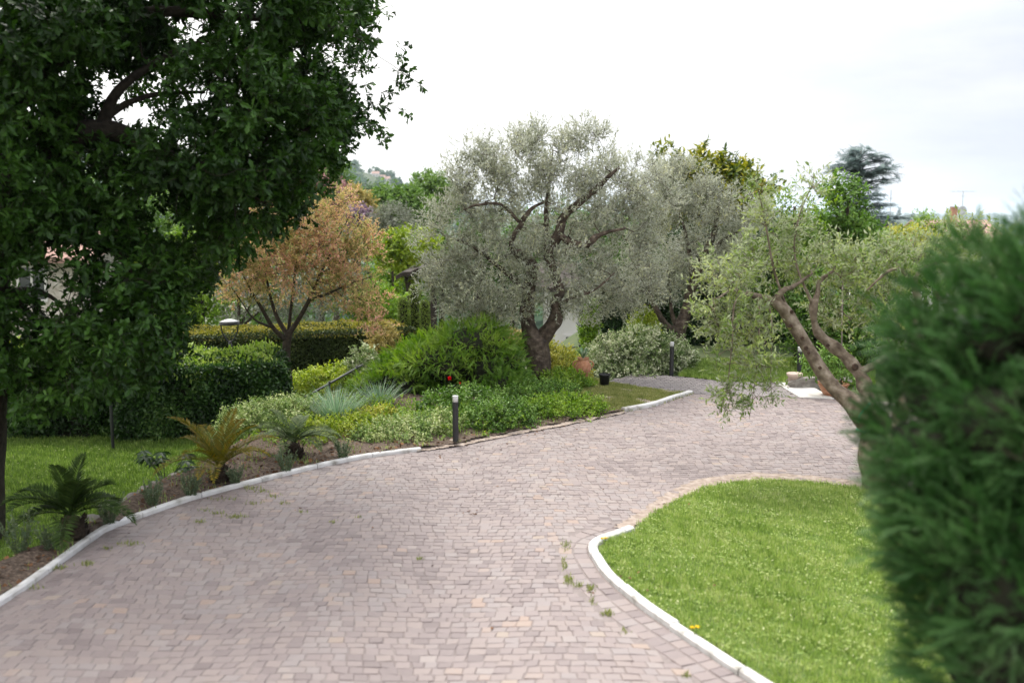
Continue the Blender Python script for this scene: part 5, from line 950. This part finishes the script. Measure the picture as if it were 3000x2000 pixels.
def house(name, lab, x0, x1, y0, y1, zb, ze, zr, roofm='roof', wallm='wall', ov=.5, wins=(), chim=()):
    root = thing(name, lab, 'house', ((x0 + x1) / 2, y0, zb)); g = Geo(); ym = (y0 + y1) / 2
    V = [[x0, y0, zb], [x1, y0, zb], [x1, y1, zb], [x0, y1, zb], [x0, y0, ze - .14], [x1, y0, ze - .14], [x1, y1, ze - .14], [x0, y1, ze - .14], [x0, ym, zr - .14], [x1, ym, zr - .14]]
    g.add(V, [[0, 1, 5, 4], [2, 3, 7, 6], [1, 2, 6, 9, 5], [3, 0, 4, 8, 7], [4, 5, 9, 8], [6, 7, 8, 9], [3, 2, 1, 0]]); g.build('wall', M[wallm], root)
    g = Geo(); roof_slab(g, x0, x1, y0, y1, ze, zr, ov); rf = g.build('roof', M[roofm], root)
    for x, y, w, zt, zc in chim:
        g = Geo(); g.box((x - w / 2, y - w / 2, zc), (x + w / 2, y + w / 2, zt - .12)); g.box((x - w / 2 - .06, y - w / 2 - .06, zt - .12), (x + w / 2 + .06, y + w / 2 + .06, zt - .04)); c_ = g.build('chimney', M['brick'], rf); c_.location = [-float(q) for q in root.location]
        g = Geo(); g.box((x - w / 2 - .02, y - w / 2 - .02, zt - .038), (x + w / 2 + .02, y + w / 2 + .02, zt + .03)); c_ = g.build('chimney_cap', M['stone'], root)
    for x, z, w, h in wins: window(root, x, z, w, h, y0)
    return root
a, b = P(1610, 800, 30), P(1790, 800, 30)
house('white_house', 'white house wall glimpsed behind the fork of the old olive', a[0], b[0], 30, 36, -6, .55, 1.0, 'eave', 'wall', .5, [(P(1682, 1000, 30)[0], P(1, 1010, 30)[2], .5, .5)])
c0, c1 = P(1166, 803, 30), P(1420, 738, 30); root = thing('garden_pavilion', 'dark sloping roof of a garden pavilion left of the old olive', 'pavilion', ((c0[0] + c1[0]) / 2, 30, -6)); g = Geo(); xs = np.linspace(c0[0], c1[0], 13); zs = np.linspace(c0[2], c1[2], 13); V = []
for y_ in (29.4, 33.4):
    for dz in (0, -.13): V += [[x, y_, z + dz + (.05 if k % 2 else 0)] for k, (x, z) in enumerate(zip(xs, zs))]
fs = [[0, 13, 39, 26], [12, 38, 51, 25]]
for k in range(12): fs += [[k, k + 1, k + 14, k + 13], [26 + k, 39 + k, 40 + k, 27 + k], [k, 26 + k, 27 + k, k + 1], [13 + k, 14 + k, 40 + k, 39 + k]]
g.add(V, fs); g.build('roof', M['eave'], root)
for x, z in ((xs[5], zs[5]), (xs[11], zs[11])):
    for y_ in (29.7, 33.1): g = Geo(); g.box((x - .09, y_ - .09, -6), (x + .09, y_ + .09, z - .12)); g.build('post', M['eave'], root)
bush_tree('leafy_tree', 'dark green tree filling the view behind the old olive crown', 'tree', 37, [(1500, 720, 130, 110, 0), (1380, 760, 120, 90, 0), (1640, 720, 130, 110, 0), (1760, 700, 120, 110, 0), (1420, 860, 140, 90, 0), (1300, 830, 90, 90, 0)], 2600, 'mid', .14, 224, 10, .45, var_c=.35)
bush_tree('leafy_tree', 'green tree filling the view behind the second olive crown', 'tree', 34, [(1880, 720, 120, 110, 0), (2000, 740, 110, 100, 0), (1840, 830, 120, 90, 0), (2120, 760, 110, 90, 0), (2220, 720, 80, 80, 0)], 2100, 'mid', .13, 225, 10, .45, var_c=.3)
a, b = P(-120, 800, 28), P(235, 800, 28)
house('stone_house', 'pale stone house behind the oak at the far left', a[0], b[0], 28, 35, -7, P(1, 745, 28)[2], P(1, 665, 31)[2], 'roof', 'wall_stone', .5, [(P(95, 830, 28)[0], P(1, 830, 28)[2], .7, .9)])
a, b = P(2735, 660, 90), P(2935, 660, 90); zr = P(1, 645, 94)[2]
house('red_roof_house', 'house with an orange tiled roof, chimney and satellite dish on the right', a[0], b[0], 90, 98, -16, zr - 1.5, zr, chim=[(P(2838, 1, 92)[0], 92.5, .48, P(1, 606, 92)[2], zr - 1.2)])
a, b = P(2570, 660, 78), P(2735, 660, 78); zr2 = P(1, 667, 82)[2]
house('red_roof_house', 'pink tiled house with a brick chimney beside the blue cedar', a[0], b[0], 78, 86, -16, zr2 - 1.6, zr2, chim=[(P(2633, 1, 80)[0], 80.5, .5, P(1, 645, 80)[2], zr2 - 1.2)])
a, b = P(2320, 700, 66), P(2415, 700, 66); zr3 = P(1, 686, 69)[2]
house('red_roof_house', 'small pink tiled roof between the sparse tree and the laurel', a[0], b[0], 66, 72, -16, zr3 - 1.3, zr3)
c = P(2819, 617, 89.6); root = thing('satellite_dish', 'grey satellite dish on its mast beside the orange chimney', 'satellite dish', (c[0], c[1], c[2] - 1.2)); g = Geo(); g.lathe((0, 0, 0), [(.004, .10), (.2, .08), (.36, .02), (.42, -.02), (.41, -.03), (.2, .05), (.004, .07)], 26)
v = g.v[0]; g.v[0] = np.stack([v[:, 0], v[:, 2], v[:, 1]], -1) + c; g.build('dish', M['dish'], root, True); g = Geo(); g.tube([c + [0, .12, -1.5], c + [0, .12, 0]], .03, 6); g.tube([c + [0, .05, -.4], c + [0, -.5, -.1]], .012, 5); g.build('mast', M['metal'], root)
def antenna(lab, u, vt, vb, d, bars):
    t, b = P(u, vt, d), P(u, vb, d); b[0] = t[0]; root = thing('tv_antenna', lab, 'antenna', b); g = Geo(); g.tube([b, t], .022, 6); g.build('mast', M['metal'], root)
    for v, hw, n in bars:
        z = P(u, v, d)[2]; g = Geo(); g.tube([[t[0] - hw, t[1], z], [t[0] + hw, t[1], z]], .014, 5)
        for x in np.linspace(-hw, hw, n): g.tube([[t[0] + x, t[1] - .3, z + .01], [t[0] + x, t[1] + .3, z + .01]], .009, 4)
        g.build('crossbar', M['metal'], root)
antenna('tall television antenna above the satellite dish', 2822, 560, 640, 90, [(561, 1.05, 9), (575, .12, 2)])
antenna('thin television antenna with short bars beside the blue cedar', 2611, 556, 690, 79, [(581, .13, 3), (596, .12, 3), (623, .35, 5), (640, .55, 6), (660, .4, 4)])

# ------------------------------------------------------------------ hill and plain
def ridge(x):
    u = 1500 + x / 1500 * F; v = np.interp(u, [-1500, 300, 800, 1000, 1050, 1100, 1150, 1190, 1240, 1300, 1380, 1480], [420, 455, 490, 508, 505, 512, 527, 546, 575, 600, 625, 650]); return H + 1500 * np.tan(np.arctan((1000 - v) / F) - R(PITCH))
hx = np.linspace(-1900, 30, 130); hy = np.linspace(950, 2300, 70); X, Y = np.meshgrid(hx, hy, indexing='ij')
cs = np.where(Y < 1500, sstep(950, 1500, Y) ** .8, np.exp(-((Y - 1500) / 420) ** 2)); Zh = -72 + (ridge(X) + 72) * cs + 3 * snoise(np.stack([X, Y, 0 * X], -1), 210) * cs
g = Geo(); i, j = np.meshgrid(np.arange(129), np.arange(69), indexing='ij'); q = np.stack([i * 70 + j, (i + 1) * 70 + j, (i + 1) * 70 + j + 1, i * 70 + j + 1], -1).reshape(-1, 4); g.raw(np.stack([X, Y, Zh], -1).reshape(-1, 3), q.ravel(), np.full(len(q), 4), 0, .5)
tag(g.build('hills', M['hill'], None, True), 'hazy wooded hill on the left skyline', kind='structure')
def hz(x, y):
    c = np.where(y < 1500, sstep(950, 1500, y) ** .8, np.exp(-((y - 1500) / 420) ** 2)); return -72 + (ridge(x) + 72) * c + 3 * snoise(np.stack([x, y, 0 * x], -1), 210) * c
def woods(name, lab, x, y, z, s, m, seed, per=26, leaf=.5):
    r_ = np.random.default_rng(seed); n = len(x); d = rnd_dir(r_, n * per); c = np.repeat(np.stack([x, y, z], -1), per, 0); ss = np.repeat(s, per)[:, None]; p = c + d * ss * np.array([1, 1, 1.15]) * r_.uniform(.6, 1, (n * per, 1)) + np.array([0, 0, 1.0]) * ss
    g = Geo(); g.inst(T_DIAMOND, p, rnd_dir(r_, n * per), d + [0, 0, .4], ss[:, 0] * leaf * 2, None, 0, np.clip(r_.normal(.5, .25, n * per), 0, 1)); return tag(g.build(name, m), lab, kind='stuff')
rng = np.random.default_rng(240); n = 1500; x = rng.uniform(-900, -60, n); y = rng.uniform(1050, 1560, n); k = snoise(np.stack([x, y, 0 * x], -1), 90) > -.35; x, y = x[k], y[k]
woods('woods', 'scattered woods covering the far hill', x, y, hz(x, y), rng.uniform(3, 6.5, len(x)), M['far_dark'], 241, 24)
n = 2600; r_ = rng.uniform(0, 1, n); y = 420 * (20 ** r_); x = rng.uniform(-.25, .75, n) * y; k = (x > .02 * y) | (y < 900); x, y = x[k], y[k]
woods('woods', 'tree rows and copses scattered over the far plain', x, y, terrain_z(x, y), rng.uniform(3, 6, len(x)) * (1 + y / 3500), M['far_dark'], 242, 14, .8)
for u, dy, lab, s in ((1045, 0, 'broad ridge tree left of the others on the hill', 9), (1112, 0, 'narrow tallest tree on the hill ridge', 8), (1148, 8, 'round dark tree clump near the end of the ridge', 10), (1170, 5, 'last small tree at the falling end of the ridge', 7)):
    x = (u - 1500) / F * 1490 / 1.0; z = float(hz(np.array([x]), np.array([1490.]))[0]); r_ = np.random.default_rng(u); c = np.array([x, 1490, z]); root = thing('ridge_tree', lab, 'tree', c, 'trees on the far ridge'); g = Geo(); g.tube([c - [0, 0, 1], c + [0, 0, s]], [.6, .3], 6); g.build('trunk', M['bark'], root)
    n = 420; d = rnd_dir(r_, n); wd = .42 if 'narrow' in lab else .8; g = Geo(); g.inst(T_DIAMOND, c + d * [s * wd, s * wd, s * .75] * r_.uniform(.6, 1.1, (n, 1)) + [0, 0, s], rnd_dir(r_, n), d, 2.6, None, 0, np.clip(r_.normal(.5, .2, n), 0, 1)); g.build('crown', M['far_dark'], root)
for u, v, lab in ((1105, 520, 'upper pale house on the far hillside'), (1122, 527, 'lower pale house on the far hillside'), (1138, 524, 'rightmost pale house on the far hillside')):
    x = (u - 1500) / F * 1440; z = float(hz(np.array([x]), np.array([1440.]))[0]); hs = house('hillside_house', lab, x - 5, x + 5, 1440, 1450, z - 6, z + 4 + (520 - v) * .3, z + 7 + (520 - v) * .3, wins=[(x - 2, z + 1, 1.2, 1.6), (x + 2, z + 1, 1.2, 1.6)]); hs['group'] = 'houses on the far hillside'

# ------------------------------------------------------------------ small things on the ground
rng = np.random.default_rng(250); pts = []
for u, v, s_, n in ((1830, 1550, 50, 5), (1960, 1480, 60, 5), (1870, 1690, 8, 2), (1925, 1735, 8, 2), (1730, 1735, 14, 3), (1330, 1300, 90, 44), (1560, 1262, 110, 40), (1760, 1220, 50, 20), (1380, 1500, 25, 7), (1440, 1840, 4, 1), (870, 1480, 60, 4), (600, 1450, 60, 6), (1000, 1640, 350, 5), (1500, 1420, 300, 6), (1300, 1330, 60, 8), (2000, 1750, 120, 7), (2250, 1412, 40, 5)):
    for _ in range(n): pts.append(G(u + rng.normal() * s_ * .7, v + rng.normal() * s_ * .14, .006))
pts = np.array(pts); n = len(pts); ins = inside(pts[:, 0], pts[:, 1], lawn_poly); pts[:, 2] += .045 * ins
g = Geo(); g.inst(T_OVAL, pts, rng.normal(size=(n, 3)) * [1, 1, .15], np.tile([0, 0, 1.], (n, 1)) + rng.normal(size=(n, 3)) * .35, .038 * rng.uniform(.4, 1.2, n), None, 0, rng.random(n)); tag(g.build('fallen_leaves', M['deadleaf']), 'brown fallen leaves on the setts and lawn edge', kind='stuff')
g = Geo(); n = 5200; x = rng.uniform(-5, .6, n); y = rng.uniform(5.5, 13, n); k = inside(x, y, bed_poly); x, y = x[k], y[k]; n = len(x)
g.inst(T_DIAMOND, np.stack([x, y, bed_z(x, y) + .006], -1), rng.normal(size=(n, 3)) * [1, 1, .25], np.tile([0, 0, 1.], (n, 1)) + rng.normal(size=(n, 3)) * .5, .045 * rng.uniform(.4, 1.3, n), None, 0, rng.random(n) ** 1.5); tag(g.build('bark_chips', M['deadleaf']), 'bark chips strewn over the planting bed', kind='stuff')
for i, (u, v, lab) in enumerate(((2036, 1862, 'two headed yellow dandelion in the middle of the near lawn'), (1770, 1596, 'yellow dandelion at the corner of the curved kerb'))):
    b = G(u, v, .03); root = thing('dandelion', lab, 'dandelion', b, 'dandelions in the near lawn'); g = Geo()
    for q in ((-.018, 0), (.016, .01)): gp = Geo(); t = b + [q[0], q[1], .055]; g.tube([b, (b + t) / 2, t], .0022, 5); m_ = 26; a = rng.uniform(0, 2 * PI, m_); gp.inst(T_DIAMOND, np.repeat(t[None], m_, 0), np.stack([np.cos(a), np.sin(a), rng.uniform(.1, .8, m_)], -1), np.tile([0, 0, 1.], (m_, 1)), .021, .010); gp.build('flower', M['yellow'], root)
    g.build('stem', M['stem'], root)

# ------------------------------------------------------------------ haze over the distance
hm = bpy.data.materials.new('haze_air'); hm.use_nodes = True; t = hm.node_tree; t.nodes.remove(t.nodes['Principled BSDF'])
pv = t.nodes.new('ShaderNodeVolumePrincipled'); pv.inputs['Color'].default_value = (.72, .84, 1.0, 1); pv.inputs['Density'].default_value = .0001; pv.inputs['Anisotropy'].default_value = .2
t.links.new(pv.outputs[0], t.nodes['Material Output'].inputs['Volume'])
g = Geo(); g.box((-9100, -210, -110), (9100, 14100, 95)); tag(g.build('haze', hm), 'thin bluish haze over the distant plain', kind='stuff')
